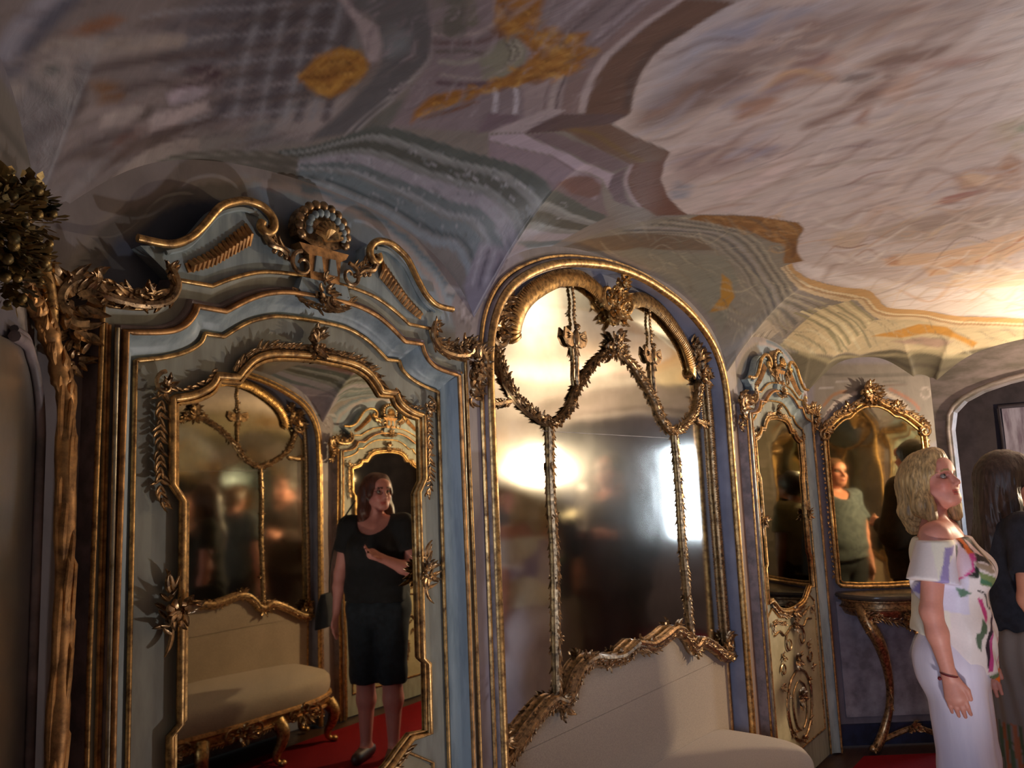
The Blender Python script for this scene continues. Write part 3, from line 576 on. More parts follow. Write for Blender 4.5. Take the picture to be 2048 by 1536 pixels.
def inside_room(x, y, pad=.02):
    xa = abs(x-CX); ya = abs(y)
    return (xa <= XE1-CX+pad) & (ya <= DW+pad) & (((XR-CX)-xa)*(CD[1]/NL)+(DW-ya)*(CD[0]/NL) >= -pad)
st = .0085
gx = np.arange(XE0-.03, XE1+.03+st, st); gy = np.arange(YO-.02, DW+.02+st, st)
GX, GY = np.meshgrid(gx, gy, indexing='ij'); GZ = ceil_z(GX, GY)
fx, fy = GX.ravel(), GY.ravel()
wx = fx+.004*np.sin(9*fy+5*fx)+.0015*np.sin(43*fy-20*fx); wy = fy+.003*np.sin(8*fx+9*fy)+.0015*np.sin(31*fx+23*fy)
P1 = Paint(wx, wy, (138, 132, 130), on_ceil)
paint_sky(P1)
opp = fy < 0
P2 = Paint(np.where(opp, 2*CX-wx, wx), np.abs(wy), (0, 0, 0), on_ceil); P2.c = P1.c
paint_arch(P2)
ok = inside_room(GX, GY)
keep = ok[:-1, :-1] & ok[1:, :-1] & ok[:-1, 1:] & ok[1:, 1:]
ii, jj = np.nonzero(keep); ny = len(gy)
F = np.stack([ii*ny+jj, (ii+1)*ny+jj, (ii+1)*ny+jj+1, ii*ny+jj+1], 1)
used = np.zeros(GX.size, bool); used[F.ravel()] = True; remap = np.cumsum(used)-1
Vv = np.stack([fx, fy, GZ.ravel()], 1)[used]
painted_mesh('ceiling', Vv.tolist(), remap[F].tolist(), P2.c[used], FRESCO, kind='structure')
# long walls with the arched niche left open
HALF_ARCH = [(0, 2.472), (.15, 2.466), (.28, 2.449), (.43, 2.423), (.58, 2.381), (.735, 2.312), (.84, 2.235), (.905, 2.14), (.935, 2.03), (.94, 1.9), (.94, 0)]
HALF_ARCH = [(u*1.011, 1.6+(v-1.6)*1.011 if v > .1 else v) for u, v in HALF_ARCH]
ARCH = mirror_full(smooth_curve(HALF_ARCH[:10], 5)+[HALF_ARCH[10]])
AU = np.array([p[0] for p in ARCH if p[0] >= 0]); AV = np.array([p[1] for p in ARCH if p[0] >= 0])
def arch_top(u):
    a = np.abs(u); up = AV > 1.5
    return np.where(a > .951, -1, np.interp(np.minimum(a, .949), AU[up], AV[up]))
def wall_mesh(name):
    s = .012; gu = np.concatenate([np.arange(XL, XR, s), [XR]])-CX; gv = np.arange(0, 2.56, s)
    A, B = np.meshgrid(gu, gv, indexing='ij')
    a, b = A.ravel(), B.ravel()
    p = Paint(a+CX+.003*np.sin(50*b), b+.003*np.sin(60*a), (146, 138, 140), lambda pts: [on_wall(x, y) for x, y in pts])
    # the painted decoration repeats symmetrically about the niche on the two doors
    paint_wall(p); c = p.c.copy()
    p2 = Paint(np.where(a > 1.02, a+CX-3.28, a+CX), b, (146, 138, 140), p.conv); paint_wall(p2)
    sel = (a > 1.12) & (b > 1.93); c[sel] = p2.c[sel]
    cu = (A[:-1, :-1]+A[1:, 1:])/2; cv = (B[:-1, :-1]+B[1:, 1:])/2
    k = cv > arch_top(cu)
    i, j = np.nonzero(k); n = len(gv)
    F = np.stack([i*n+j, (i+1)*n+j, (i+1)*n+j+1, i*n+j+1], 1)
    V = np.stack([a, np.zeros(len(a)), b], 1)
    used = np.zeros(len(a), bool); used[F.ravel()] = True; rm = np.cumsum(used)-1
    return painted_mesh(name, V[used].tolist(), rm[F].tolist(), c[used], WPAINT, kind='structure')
wm = wall_mesh('wall_left'); wm.location = (CX, DW, 0)
wo = bpy.data.objects.new('wall_right', wm.data); COL.objects.link(wo); wo['kind'] = 'structure'; place(wo, (CX, YO, 0), pi)

# canted corner walls carry their own painted arch
def on_cant(pts):
    l = np.array([XR, DW, 0.0]); u = np.array([CD[0], -CD[1], 0])/NL; n = np.array([-CD[1], -CD[0], 0])/NL; out = []
    for px, py in pts:
        d = pix_ray(px, py); t = (n @ (l-EYE))/(n @ d); p = EYE+d*t; out.append(((p-l) @ u, p[2]))
    return out
def cant_mesh():
    s = .012; gu = np.concatenate([np.arange(0, NL, s), [NL]]); gv = np.arange(0, 2.5, s); A, B = np.meshgrid(gu, gv, indexing='ij'); a, b = A.ravel(), B.ravel()
    p = Paint(a, b, (116, 110, 120), on_cant); q = p.poly; ck = lambda P_: cr(1640, 740, 7.877, P_)
    q(ck([(-100, -100), (2200, -100), (2200, 900), (1500, 1300), (0, 1300), (-100, 900)]), (112, 104, 98), .02)
    q(ck([(-50, 1180), (0, 1000), (150, 700), (300, 540), (560, 400), (900, 380), (1200, 480), (1400, 700), (1650, 950), (1600, 1100)]), (108, 104, 112), .012)
    q(ck([(560, 300), (640, 230), (820, 240), (900, 330), (1000, 480), (900, 620), (600, 620), (540, 420)]), (70, 58, 54), .014, .9)
    for P_, c, w in (([(-20, 1150), (30, 950), (100, 720), (230, 540), (400, 430), (560, 370)], (170, 156, 148), .022), ([(910, 310), (1080, 390), (1260, 480), (1400, 640), (1520, 760), (1700, 830)], (170, 156, 144), .024), ([(1100, 300), (1300, 400), (1480, 520), (1560, 620)], (140, 88, 66), .02),
                     ([(60, 560), (200, 400), (400, 330)], (132, 92, 62), .02), ([(0, 280), (200, 285)], (150, 144, 146), .012), ([(250, 190), (500, 190)], (150, 144, 146), .008), ([(1000, 180), (1350, 190)], (90, 84, 78), .012), ([(1000, 240), (1380, 240)], (96, 80, 72), .008),
                     ([(1600, 300), (1680, 280), (1740, 340), (1720, 420), (1640, 440), (1590, 380)], (150, 140, 136), .012), ([(-100, 60), (900, 90), (2100, 20)], (88, 82, 76), .02)):
        p.line(ck(P_), c, w, .008, .9)
    q(ck([(780, 170), (860, 160), (880, 210), (800, 225)]), (160, 152, 148), .006)
    n = len(gv); i, j = np.nonzero(np.ones((len(gu)-1, n-1), bool)); F = np.stack([i*n+j, (i+1)*n+j, (i+1)*n+j+1, i*n+j+1], 1)
    o = painted_mesh('wall_back_left', np.stack([a, np.zeros(len(a)), b], 1).tolist(), F.tolist(), p.c, WPAINT, kind='structure'); return o
# ---------------------------------------------------------------- room shell
def slab(name, poly, z0, z1, mat, kind='structure', **k):
    m = MB(); n = len(poly)
    m.v = [(x, y, z0) for x, y in poly]+[(x, y, z1) for x, y in poly]
    m.f = [tuple(range(n))[::-1], tuple(range(n, 2*n))]+[(i, (i+1) % n, n+(i+1) % n, n+i) for i in range(n)]
    return m.build(name, mat, smooth=False, kind=kind, **k)
ROOM = [(XL, DW), (XR, DW), (XE1, DW-.625), (XE1, -DW+.625), (XR, -DW), (XL, -DW), (XE0, -DW+.625), (XE0, DW-.625)]
slab('floor', [(-3.2, -2.0), (8.8, -2.0), (8.8, 2.0), (-3.2, 2.0)], -.12, -.012, PARQ)
carpet = slab('carpet', [(-.9, -1.25), (5.0, -1.45), (5.50, -.84), (8.2, -.84), (8.2, .84), (5.50, .84), (5.06, 1.42), (.7, 1.42), (.35, 1.0), (-.9, 1.0)], -.012, 0.002, CARPET, kind=None)
tagit(carpet, 'dark red carpet laid along the floor of the mirrored room', 'carpet')
def wall_strip(name, L, h, rz, loc, hole=None, mat=None, thick=.06, apex=None):
    m = MB()
    if hole:
        hw, sp, ap = hole; n = 14
        arc = [(L/2-hw*cos(pi*i/n), sp+(ap-sp)*sin(pi*i/n)**.7) for i in range(n+1)]
        poly = [(0, 0), (L/2-hw, 0)]+arc+[(L/2+hw, 0), (L, 0), (L, h), (0, h)]
    else: poly = [(0, 0), (L, 0), (L, h), (0, h)]
    m.prism(poly, -thick, 0); o = m.build(name, mat, smooth=False, kind='structure'); return place(o, loc, rz)
CANT = mat_simple('painted_cant_plaster', srgb((122, 112, 112)), srgb((92, 86, 80)), .55, scale=5, bumps=.1, stretch=(1, 1, 3))
phi = atan2(-CD[1], CD[0]); EL = 2*(DW-.625)
K = [('wall_back_left', (XR, DW, 0), phi), ('wall_back_right', (XE1, -DW+.625, 0), -pi-phi), ('wall_front_left', (XE0, DW-.625, 0), -phi), ('wall_front_right', (XL, -DW, 0), pi+phi)]
cw = cant_mesh()
for i, (n_, l_, r_) in enumerate(K):
    o = cw if i == 0 else cw.copy()
    if i: COL.objects.link(o); o.name = n_
    place(o, l_, r_)
wall_strip('wall_back', EL, 2.56, -pi/2, (XE1, DW-.625, 0), hole=(.88, 1.86, 2.17), mat=CANT, thick=.14)
wall_strip('wall_front', EL, 2.56, pi/2, (XE0, -DW+.625, 0), hole=(.88, 1.86, 2.17), mat=CANT, thick=.10)
# gilt rim round each opening
for nm, x, rz in (('trim_3', XE1-.012, -pi/2), ('trim_4', XE0+.012, pi/2)):
    m = MB(); arc = [(-.9*cos(pi*i/20), 1.86+.33*sin(pi*i/20)**.7) for i in range(21)]
    P = [(-.9, 0)]+arc+[(.9, 0)]
    flat_tube(m, P, .013, .0, 8); o = m.build(nm, CANT, kind='structure'); place(o, (x, 0, 0), rz)
# hall beyond the far opening, sitting room behind the camera
def box_room(name, x0, x1, y0, y1, z1, mat, open_side):
    names = {'x0': (x0-.06, y0, x0, y1), 'x1': (x1, y0, x1+.06, y1), 'y0': (x0, y0-.06, x1, y0), 'y1': (x0, y1, x1, y1+.06)}
    for k, (a, b, c, d) in names.items():
        if k == open_side: continue
        slab('wall_'+name+'_'+{'x0': 'near', 'x1': 'far', 'y0': 'right', 'y1': 'left'}[k], [(a, b), (c, b), (c, d), (a, d)], 0, z1, mat)
    slab('ceiling_'+name, [(x0, y0), (x1, y0), (x1, y1), (x0, y1)], z1, z1+.05, mat)
box_room('hall', XE1+.16, 8.5, -1.9, 1.9, 2.9, HALL, 'x0')
box_room('anteroom', -3.1, XE0-.12, -1.9, 1.9, 2.9, mat_simple('dim_green_damask', srgb((96, 100, 92)), srgb((70, 76, 70)), .8, scale=12), 'x1')
hp = empty('hall_painting', (8.42, .27, 0), -pi/2, label='pale blurred painting on the wall of the dark hall beyond the archway', cat='painting')
PALE = mat_simple('faded_pale_canvas', srgb((222, 212, 226)), srgb((160, 142, 158)), .7, scale=4, stretch=(4, 1, .7), bumps=.1)
MB().prism([(-.62, 1.58), (.62, 1.58), (.62, 2.14), (-.62, 2.14)], -.02, .02).build('canvas', PALE, hp, False)
mm = MB(); flat_tube(mm, [(-.64, 1.56), (.64, 1.56), (.64, 2.16), (-.64, 2.16), (-.64, 1.56)], .022, .02); mm.build('frame', HALL, hp)
# unseen windows added behind the camera and in the hall as cool fill
WIN = mat_simple('added_window_glow', (.9, .95, 1.0), rough=.3, bumps=0)  # glowing panes of the added windows
WIN.node_tree.nodes['Principled BSDF'].inputs['Emission Color'].default_value = (.7, .8, 1, 1); WIN.node_tree.nodes['Principled BSDF'].inputs['Emission Strength'].default_value = .6
wf = empty('added_window_1', (-3.08, -.55, 0), pi/2, kind='structure')
MB().prism([(-.6, .9), (.6, .9), (.6, 2.5), (-.6, 2.5)], 0, .01).build('added_window_pane', WIN, wf, False)
wf2 = empty('added_window_2', (8.49, -.5, 0), -pi/2, kind='structure'); MB().prism([(-.33, 1.0), (.33, 1.0), (.33, 2.0), (-.33, 2.0)], 0, .01).build('added_window_pane', WIN, wf2, False)  # added hall window, also supplies the pale glare in the niche mirror
mm = MB()
for a, b in (((-.35, .98), (.35, .98)), ((-.35, 2.02), (.35, 2.02)), ((-.35, .98), (-.35, 2.02)), ((.35, .98), (.35, 2.02)), ((-.33, 1.5), (.33, 1.5))): flat_tube(mm, [a, b], .02, .015, 6)
mm.build('added_window_frame', GREY, wf2)
mm = MB()
for a, b in (((-.62, .88), (.62, .88)), ((-.62, 2.52), (.62, 2.52)), ((-.62, .88), (-.62, 2.52)), ((.62, .88), (.62, 2.52)), ((0, .88), (0, 2.52)), ((-.62, 1.7), (.62, 1.7))): flat_tube(mm, [a, b], .025, .02, 6)
mm.build('added_window_frame', GREY, wf)
# ---------------------------------------------------------------- door kit
def half(keys, n=7):   # keys: 5 smooth, corner, 5 smooth, corner, bottom
    a = smooth_curve(keys[0:5], n); b = smooth_curve(keys[5:10], n)
    q = a+resample([keys[4], keys[5]], .03)[1:-1]+b
    return q+[(keys[9][0], keys[9][1]+(keys[10][1]-keys[9][1])*i/3) for i in (1, 2, 3)]
PK = [(0, 2.138), (.1, 2.134), (.18, 2.122), (.25, 2.095), (.303, 2.067), (.386, 2.066), (.395, 2.04), (.418, 2.01), (.46, 1.993), (.545, 1.988), (.548, 0)]
GK = [(0, 2.09), (.1, 2.086), (.165, 2.072), (.215, 2.05), (.275, 2.013), (.342, 2.014), (.352, 1.99), (.375, 1.965), (.415, 1.949), (.503, 1.937), (.503, 0)]
IK = [(0, 2.04), (.1, 2.036), (.165, 2.018), (.205, 1.998), (.25, 1.967), (.297, 1.968), (.308, 1.945), (.34, 1.923), (.39, 1.905), (.452, 1.892), (.452, 0)]
HP_, HG, HI = half(PK), half(GK), half(IK)
n_ = min(len(HP_), len(HG), len(HI))
def fit(Q, n):
    # same number of points, corners kept by walking the shared key layout
    return Q if len(Q) == n else Q[:n-3]+Q[-3:]
def full(h): return mirror_full(h)
def lerp(A, B, f): return [(a[0]+(b[0]-a[0])*f, a[1]+(b[1]-a[1])*f) for a, b in zip(A, B)]
PF, GF, IF = full(fit(HP_, n_)), full(fit(HG, n_)), full(fit(HI, n_))
SCR = [(.476, 2.134), (.41, 2.136), (.366, 2.157), (.333, 2.192), (.295, 2.243), (.262, 2.265), (.225, 2.278), (.185, 2.276), (.157, 2.258), (.150, 2.236), (.160, 2.219), (.176, 2.217), (.186, 2.228), (.181, 2.240)]
MH = [(0, 1.951), (.115, 1.943), (.17, 1.925), (.2, 1.9), (.22, 1.876), (.272, 1.876), (.288, 1.85), (.33, 1.828), (.377, 1.818), (.375, 1.64), (.35, 1.605), (.35, 1.16), (.372, 1.142), (.371, .962), (.304, .967), (.26, .94), (.2, .905), (.1, .885), (0, .882)]
def arc_part(L, a, b, n=5): return smooth_curve(L[a:b+1], n)
mh = arc_part(MH, 0, 4)+arc_part(MH, 5, 8)+MH[9:15]+arc_part(MH, 15, 18)
MF = [(-u, v) for u, v in mh[::-1]][:-1]+mh
def make_door(idx):
    d = empty('door_%d' % idx, (0, 0, 0), kind='structure')
    # casing: layered mouldings swept round the opening
    def band(A, B, ws, name, mat):
        rows = []
        for i, w in enumerate(ws):
            Q = lerp(A, B, i/(len(ws)-1)); rows.append([U(u, v, w) for u, v in Q])
        MB().grid(rows).build(name, mat, d)
    OUT = [(u*1.0+(.012 if u > 0 else -.012 if u < 0 else 0), v+.006) for u, v in PF]
    band(OUT, PF, (0, .03, .045), 'casing_edge', MAUVE)
    band(PF, lerp(PF, GF, .66), (.042, .036, .034, .034, .036), 'casing_panel', GREY)
    band(lerp(PF, GF, .66), lerp(PF, GF, .86), (.036, .050, .053, .050, .048), 'mauve_moulding', MAUVE)
    band(lerp(PF, GF, .86), GF, (.048, .055, .057, .055), 'copper_gilt_fillet', GILTP)
    band(GF, IF, (.052, .040, .030, .022, .016, .014, .004, .004), 'cove_moulding', BLUE)
    m = MB(); flat_tube(m, PF, .0052, .046, 8); m.build('outer_gilt_rib', GILT, d)
    m = MB(); flat_tube(m, GF, .0060, .056, 8); m.build('main_gilt_rib', GILTP, d)
    for s in (-1, 1):
        m = MB(); flat_tube(m, [(s*.5255, .0), (s*.5255, 1.955)], .0032, .038, 6); flat_tube(m, [(s*.5195, .0), (s*.5195, 1.952)], .0036, .039, 6); m.build('thin_gilt_bead', GILTP, d)
        m = MB(); flat_tube(m, [(s*.5115, .0), (s*.5115, 1.945)], .0048, .053, 8); m.build('pale_gilt_rib', PALEG, d)
    m = MB(); flat_tube(m, IF, .0055, .010, 8); m.build('inner_gilt_rib', GILT, d)
    MB().prism([(u, v) for u, v in IF], -.02, .003).build('door_leaf', GREY, d)
    # broken pediment
    for s in (-1, 1):
        S = smooth_curve([(s*u, v) for u, v in SCR], 5)
        m = MB(); scroll(m, S, .055, .009, .011, 8); m.build('scroll_pediment', GILT, d)
        top = smooth_curve(SCR[1:9], 4); face = [(s*u, v) for u, v in [(.0, 2.13), (.0, 2.20), (.09, 2.20), (.148, 2.215), (.153, 2.255)]+top[::-1]+[(.46, 2.126), (.40, 2.08), (.386, 2.066), (.303, 2.067), (.25, 2.095), (.18, 2.122), (.1, 2.134)]]
        MB().prism(face, 0, .036).build('pediment_panel', BLUE, d)
        m = MB(); flat_tube(m, [(s*u, v-.016) for u, v in smooth_curve(SCR[1:8], 4)], .006, .045, 6); m.build('pediment_ridge', BLUE, d)
        m = MB(); Q = resample(smooth_curve([(s*.205, 2.205), (s*.25, 2.168), (s*.30, 2.128), (s*.355, 2.098)], 5), .012)
        m.prism([(u, v-.024*(1-.65*i/len(Q))) for i, (u, v) in enumerate(Q)]+[(u+.008*s, v+.024*(1-.65*i/len(Q))) for i, (u, v) in list(enumerate(Q))[::-1]], .034, .040)
        for i in range(len(Q)-1):
            k = 1-.65*i/len(Q); u, v = Q[i]
            m.tube([U(u, v-.024*k, .038), U(u+.004*s, v, .050), U(u+.010*s, v+.026*k, .038)], [.004, .0072, .004], 5)
        m.build('gadroon_strip', GILTP, d)
        # carved ear beside the scroll
        m = MB(); E_ = smooth_curve([(s*.402, 2.086), (s*.388, 2.052), (s*.410, 2.014), (s*.466, 1.998), (s*.535, 2.004), (s*.565, 2.03), (s*.602, 2.02), (s*.622, 1.985), (s*.60, 1.945), (s*.572, 1.945)], 5)
        scroll(m, E_, .055, .007, .014, 7); rr = random.Random(5+s)
        leafband(m, E_, .050, .034, .012, .011, s, rr); leafband(m, [(u, v+.012) for u, v in E_[8:24]], .050, .040, .013, .011, 0, rr, .8); cluster(m, s*.405, 2.08, .05, .028, 8, rr); cluster(m, s*.598, 1.99, .045, .062, 24, rr); cluster(m, s*.585, 1.93, .035, .05, 18, rr); cluster(m, s*.58, 1.88, .02, .04, 12, rr); cluster(m, s*.50, 2.02, .045, .045, 16, rr); cluster(m, s*.45, 2.02, .045, .035, 12, rr); cluster(m, s*.55, 2.03, .045, .045, 14, rr)
        m.build('carved_ear', GILTD, d)
        m = MB(); scroll(m, spiral(s*.075, 2.158, .034, .008, pi/2, s*-1.2, 18), .062, .006, .004); scroll(m, smooth_curve([(s*.105, 2.165), (s*.13, 2.185), (s*.16, 2.19), (s*.175, 2.215)], 5), .055, .005, .009)
        for k in range(4): m.ball(U(s*(.10+.016*k), 2.165+.004*k, .056), .007, 7, 5)
        leafband(m, [(s*.10, 2.185), (s*.14, 2.20), (s*.165, 2.235)], .048, .028, .008, .012, 0, rr)
        m.build('c_scroll', GILTD, d)
    # shell cartouche
    m = MB(); rr = random.Random(2)
    for k in range(13):
        a = pi*(-.12+1.24*k/12); m.ball(U(.074*cos(a), 2.262+.062*sin(a), .055), (.014, .010, .014), 8, 6)
    m.prism([(.082*cos(pi*(-.12+1.24*k/20)), 2.262+.07*sin(pi*(-.12+1.24*k/20))) for k in range(21)]+[(-.02, 2.215), (.02, 2.215)], .02, .048)
    m.build('shell_rim', GILTD, d)
    m = MB()
    for k in range(11):
        a = pi*(-.06+1.12*k/10); m.ball(U(.054*cos(a), 2.258+.044*sin(a), .066), (.010, .008, .011), 7, 5)
    m.build('shell_scallop', BLUE, d)
    m = MB()
    for k in range(9):
        a = pi*(.02+.96*k/8); m.tube([U(0, 2.236, .060), U(.022*cos(a), 2.24+.02*sin(a), .080), U(.042*cos(a), 2.244+.036*sin(a), .074)], [.006, .009, .005], 6)
    m.build('shell_fan', GILT, d)
    m = MB(); m.prism([(-.078, 2.215), (.078, 2.215), (.068, 2.200), (.05, 2.19), (.045, 2.13), (-.045, 2.13), (-.05, 2.19), (-.068, 2.2)], .02, .058); m.build('shell_pedestal', GILTP, d, False)
    m = MB(); m.prism([(-.03, 2.19), (-.014, 2.19), (-.008, 2.15), (-.036, 2.15)], .05, .063); m.prism([(.03, 2.19), (.014, 2.19), (.008, 2.15), (.036, 2.15)], .05, .063); m.prism([(-.07, 2.13), (.07, 2.13), (.08, 2.10), (.06, 2.08), (0, 2.07), (-.06, 2.08), (-.08, 2.10)], .03, .058); m.build('cartouche_shield', BLUE, d)
    m = MB(); cluster(m, 0, 2.09, .058, .045, 18, rr); leafband(m, [(-.095, 2.10), (-.06, 2.072), (0, 2.062), (.06, 2.072), (.095, 2.10)], .05, .022, .007, .011, 0, rr); cluster(m, 0, 2.135, .06, .025, 8, rr)
    m.build('cartouche_foliage', GILTD, d)
    return d
def make_door_mirror(lower=True):
    t = empty('framed_door_mirror')
    MB().prism(MF, .004, .012).build('mirror_glass', DOORM, t, False)
    m = MB(); flat_tube(m, MF+[MF[0]], .009, .020, 8); flat_tube(m, [(u*.965, (v-1.4)*.975+1.4) for u, v in MF+[MF[0]]], .005, .016, 6); m.build('gilt_frame', GILT, t)
    for s in (-1, 1):
        rr = random.Random(11+s); m = MB()
        leafband(m, [(s*.398, 1.85), (s*.402, 1.75), (s*.398, 1.62), (s*.385, 1.59)], .018, .022, .007, .012, 0, rr, 1.1)
        cluster(m, s*.39, 1.842, .02, .030, 8, rr); scroll(m, spiral(s*.395, 1.845, .028, .010, pi*.5, s*-.7, 12), .026, .005, .003)
        leafband(m, arc_part([(s*a, b+.014) for a, b in MH], 5, 8), .018, .020, .007, .012, s, rr)
        m.build('side_foliage', GILTD, t)
        m = MB(); cluster(m, s*.362, 1.385, .03, .045, 16, rr); leafband(m, [(s*.372, 1.34), (s*.384, 1.38), (s*.374, 1.44)], .02, .035, .008, .016, 0, rr, 1.2)
        leaf(m, s*.37, 1.42, .02, pi/2+s*.1, .055, .010, s*-.6, .6); leaf(m, s*.37, 1.35, .02, -pi/2-s*.1, .055, .010, s*.6, .6); m.build('side_knot', GILTD, t)
    rr = random.Random(31); m = MB(); top = [(-u, v) for u, v in arc_part(MH, 0, 4)[::-1]]+arc_part(MH, 0, 4)
    leafband(m, [(u*1.04, v+.013) for u, v in top], .018, .024, .008, .012, 1, rr, 1.0); leafband(m, [(u*1.02, v+.012) for u, v in top], .018, .018, .007, .014, 1, rr, .4)
    cluster(m, 0, 1.985, .02, .042, 16, rr, pi/2); cluster(m, 0, 1.972, .02, .05, 14, rr); m.build('top_crest', GILTD, t)
    if lower:
        m = MB(); rr = random.Random(41); cluster(m, 0, .87, .02, .05, 14, rr); leafband(m, [(-.3, .95), (-.2, .885), (-.08, .86), (.08, .86), (.2, .885), (.3, .95)], .015, .024, .008, .014, 0, rr, 1)
        m.build('bottom_crest', GILTD, t)
    return t
def make_door_panel():
    t = empty('gilt_filigree_panel'); rr = random.Random(77)
    m = MB(); m.prism([(-.39, .16), (.39, .16), (.39, .87), (.30, .93), (.2, .87), (0, .84), (-.2, .87), (-.30, .93), (-.39, .87)], .002, .006); m.build('cream_panel', CREAM, t, False)
    m = MB()
    for s in (-1, 1):
        flat_tube(m, smooth_curve([(s*.02, .56), (s*.13, .52), (s*.19, .42), (s*.17, .31), (s*.10, .23), (s*.03, .20)], 6), .007, .012, 6)
        flat_tube(m, smooth_curve([(s*.02, .50), (s*.09, .46), (s*.11, .38), (s*.08, .29), (s*.02, .25)], 6), .005, .012, 6)
        scroll(m, spiral(s*.10, .72, .055, .012, pi*.5, s*-1.1, 20), .012, .006, .004); scroll(m, spiral(s*.22, .60, .04, .01, pi, s*1.0, 18), .012, .006, .004)
        flat_tube(m, smooth_curve([(s*.04, .80), (s*.15, .77), (s*.22, .80), (s*.30, .79)], 6), .006, .012, 6)
        for q in ((s*.25, .52), (s*.17, .47), (s*.32, .84), (s*.13, .27), (s*.20, .66)): cluster(m, q[0], q[1], .008, .035, 7, rr)
        leafband(m, [(s*.30, .86), (s*.2, .84), (s*.1, .82)], .008, .022, .007, .016, 0, rr); leafband(m, [(s*.19, .45), (s*.2, .36), (s*.15, .26)], .008, .024, .006, .018, 0, rr)
    cluster(m, 0, .42, .012, .07, 20, rr); cluster(m, 0, .62, .012, .06, 18, rr); cluster(m, 0, .80, .012, .05, 14, rr); cluster(m, 0, .20, .012, .04, 10, rr)
    m.build('gilt_filigree', GILTD, t)
    m = MB(); flat_tube(m, [(-.39, .16), (.39, .16), (.39, .88), (.30, .93), (.2, .87), (0, .845), (-.2, .87), (-.30, .93), (-.39, .88), (-.39, .16)], .005, .008, 6); m.build('panel_bead', GILT, t)
    return t
UD = (1.278, 4.558)
door1 = make_door(1); mir1 = make_door_mirror(); pan1 = make_door_panel()
SPOT = [('door_1', (UD[0], DW, 0), 0, 'large door mirror on the near left door, reflecting a dark dressed woman'), ('door_2', (UD[1], DW, 0), 0, 'narrow looking dark mirror on the far door beyond the sofa niche'),
        ('door_3', (2*CX-UD[0], YO, 0), pi, 'door mirror on the far door of the opposite wall, seen in reflection'), ('door_4', (2*CX-UD[1], YO, 0), pi, 'door mirror behind the viewer on the near door of the opposite wall')]
PL = ['gilt filigree panel low on the near left door', 'cream panel with gilt filigree below the mirror of the far door', 'cream filigree panel on the far door of the opposite wall, seen in reflection', 'cream filigree panel on the near door behind the viewer']
for i, (n, loc, rz, lab) in enumerate(SPOT):
    dd, mm_, pp = (door1, mir1, pan1) if i == 0 else (copy_tree(door1), copy_tree(mir1), copy_tree(pan1))
    dd.name = n; place(dd, loc, rz); place(mm_, loc, rz); place(pp, loc, rz)
    if i == 1:
        for ch in mm_.children:
            if ch.name.startswith('mirror_glass'): ch.data = ch.data.copy(); ch.data.materials[0] = DARKREFM
    tagit(mm_, lab, 'mirror', 'mirrors mounted on the doors'); tagit(pp, PL[i], 'panel', 'filigree panels on the doors')
# ---------------------------------------------------------------- niche kit
def make_niche(i):
    m = MB(); flat_tube(m, ARCH, .017, .012, 10); flat_tube(m, [(u*1.032, v+.026) for u, v in ARCH], .007, .004, 6); a = m.build('trim_%d' % (1 if i == 0 else 2), GILT, kind='structure')
    m = MB(); flat_tube(m, [(u*1.018, v+.014) for u, v in ARCH], .009, .008, 8); m.build('mauve_fillet', MAUVE, a)
    m = MB(); m.grid([[U(u, v, w) for u, v in ARCH] for w in (.0, -.045, -.086)]); b = m.build('wall_niche_reveal' if i == 0 else 'wall_niche_reveal_opposite', NBLUE, kind='structure')
    MB().prism([(u*1.03, v+.02 if v > .1 else v) for u, v in ARCH], -.11, -.083).build('niche_back', NBLUE, b, False)
    return a, b
LOOP = [(0, 2.155), (.07, 2.142), (.145, 2.108), (.214, 2.06), (.27, 2.015), (.33, 1.955), (.375, 1.895), (.44, 1.85), (.505, 1.832), (.60, 1.862), (.69, 1.908), (.745, 1.955), (.79, 2.03), (.82, 2.10)]
TOPB = [(.105, 2.36), (.13, 2.385), (.236, 2.414), (.33, 2.408), (.42, 2.388), (.51, 2.350), (.60, 2.30), (.66, 2.25), (.70, 2.19), (.715, 2.14), (.70, 2.11)]
BOT = [(0, .965), (.08, .945), (.14, .938), (.24, .95), (.33, .967), (.40, .952), (.45, .915), (.49, .872), (.53, .858), (.59, .88), (.66, .860), (.73, .828), (.80, .79), (.86, .765), (.92, .758)]
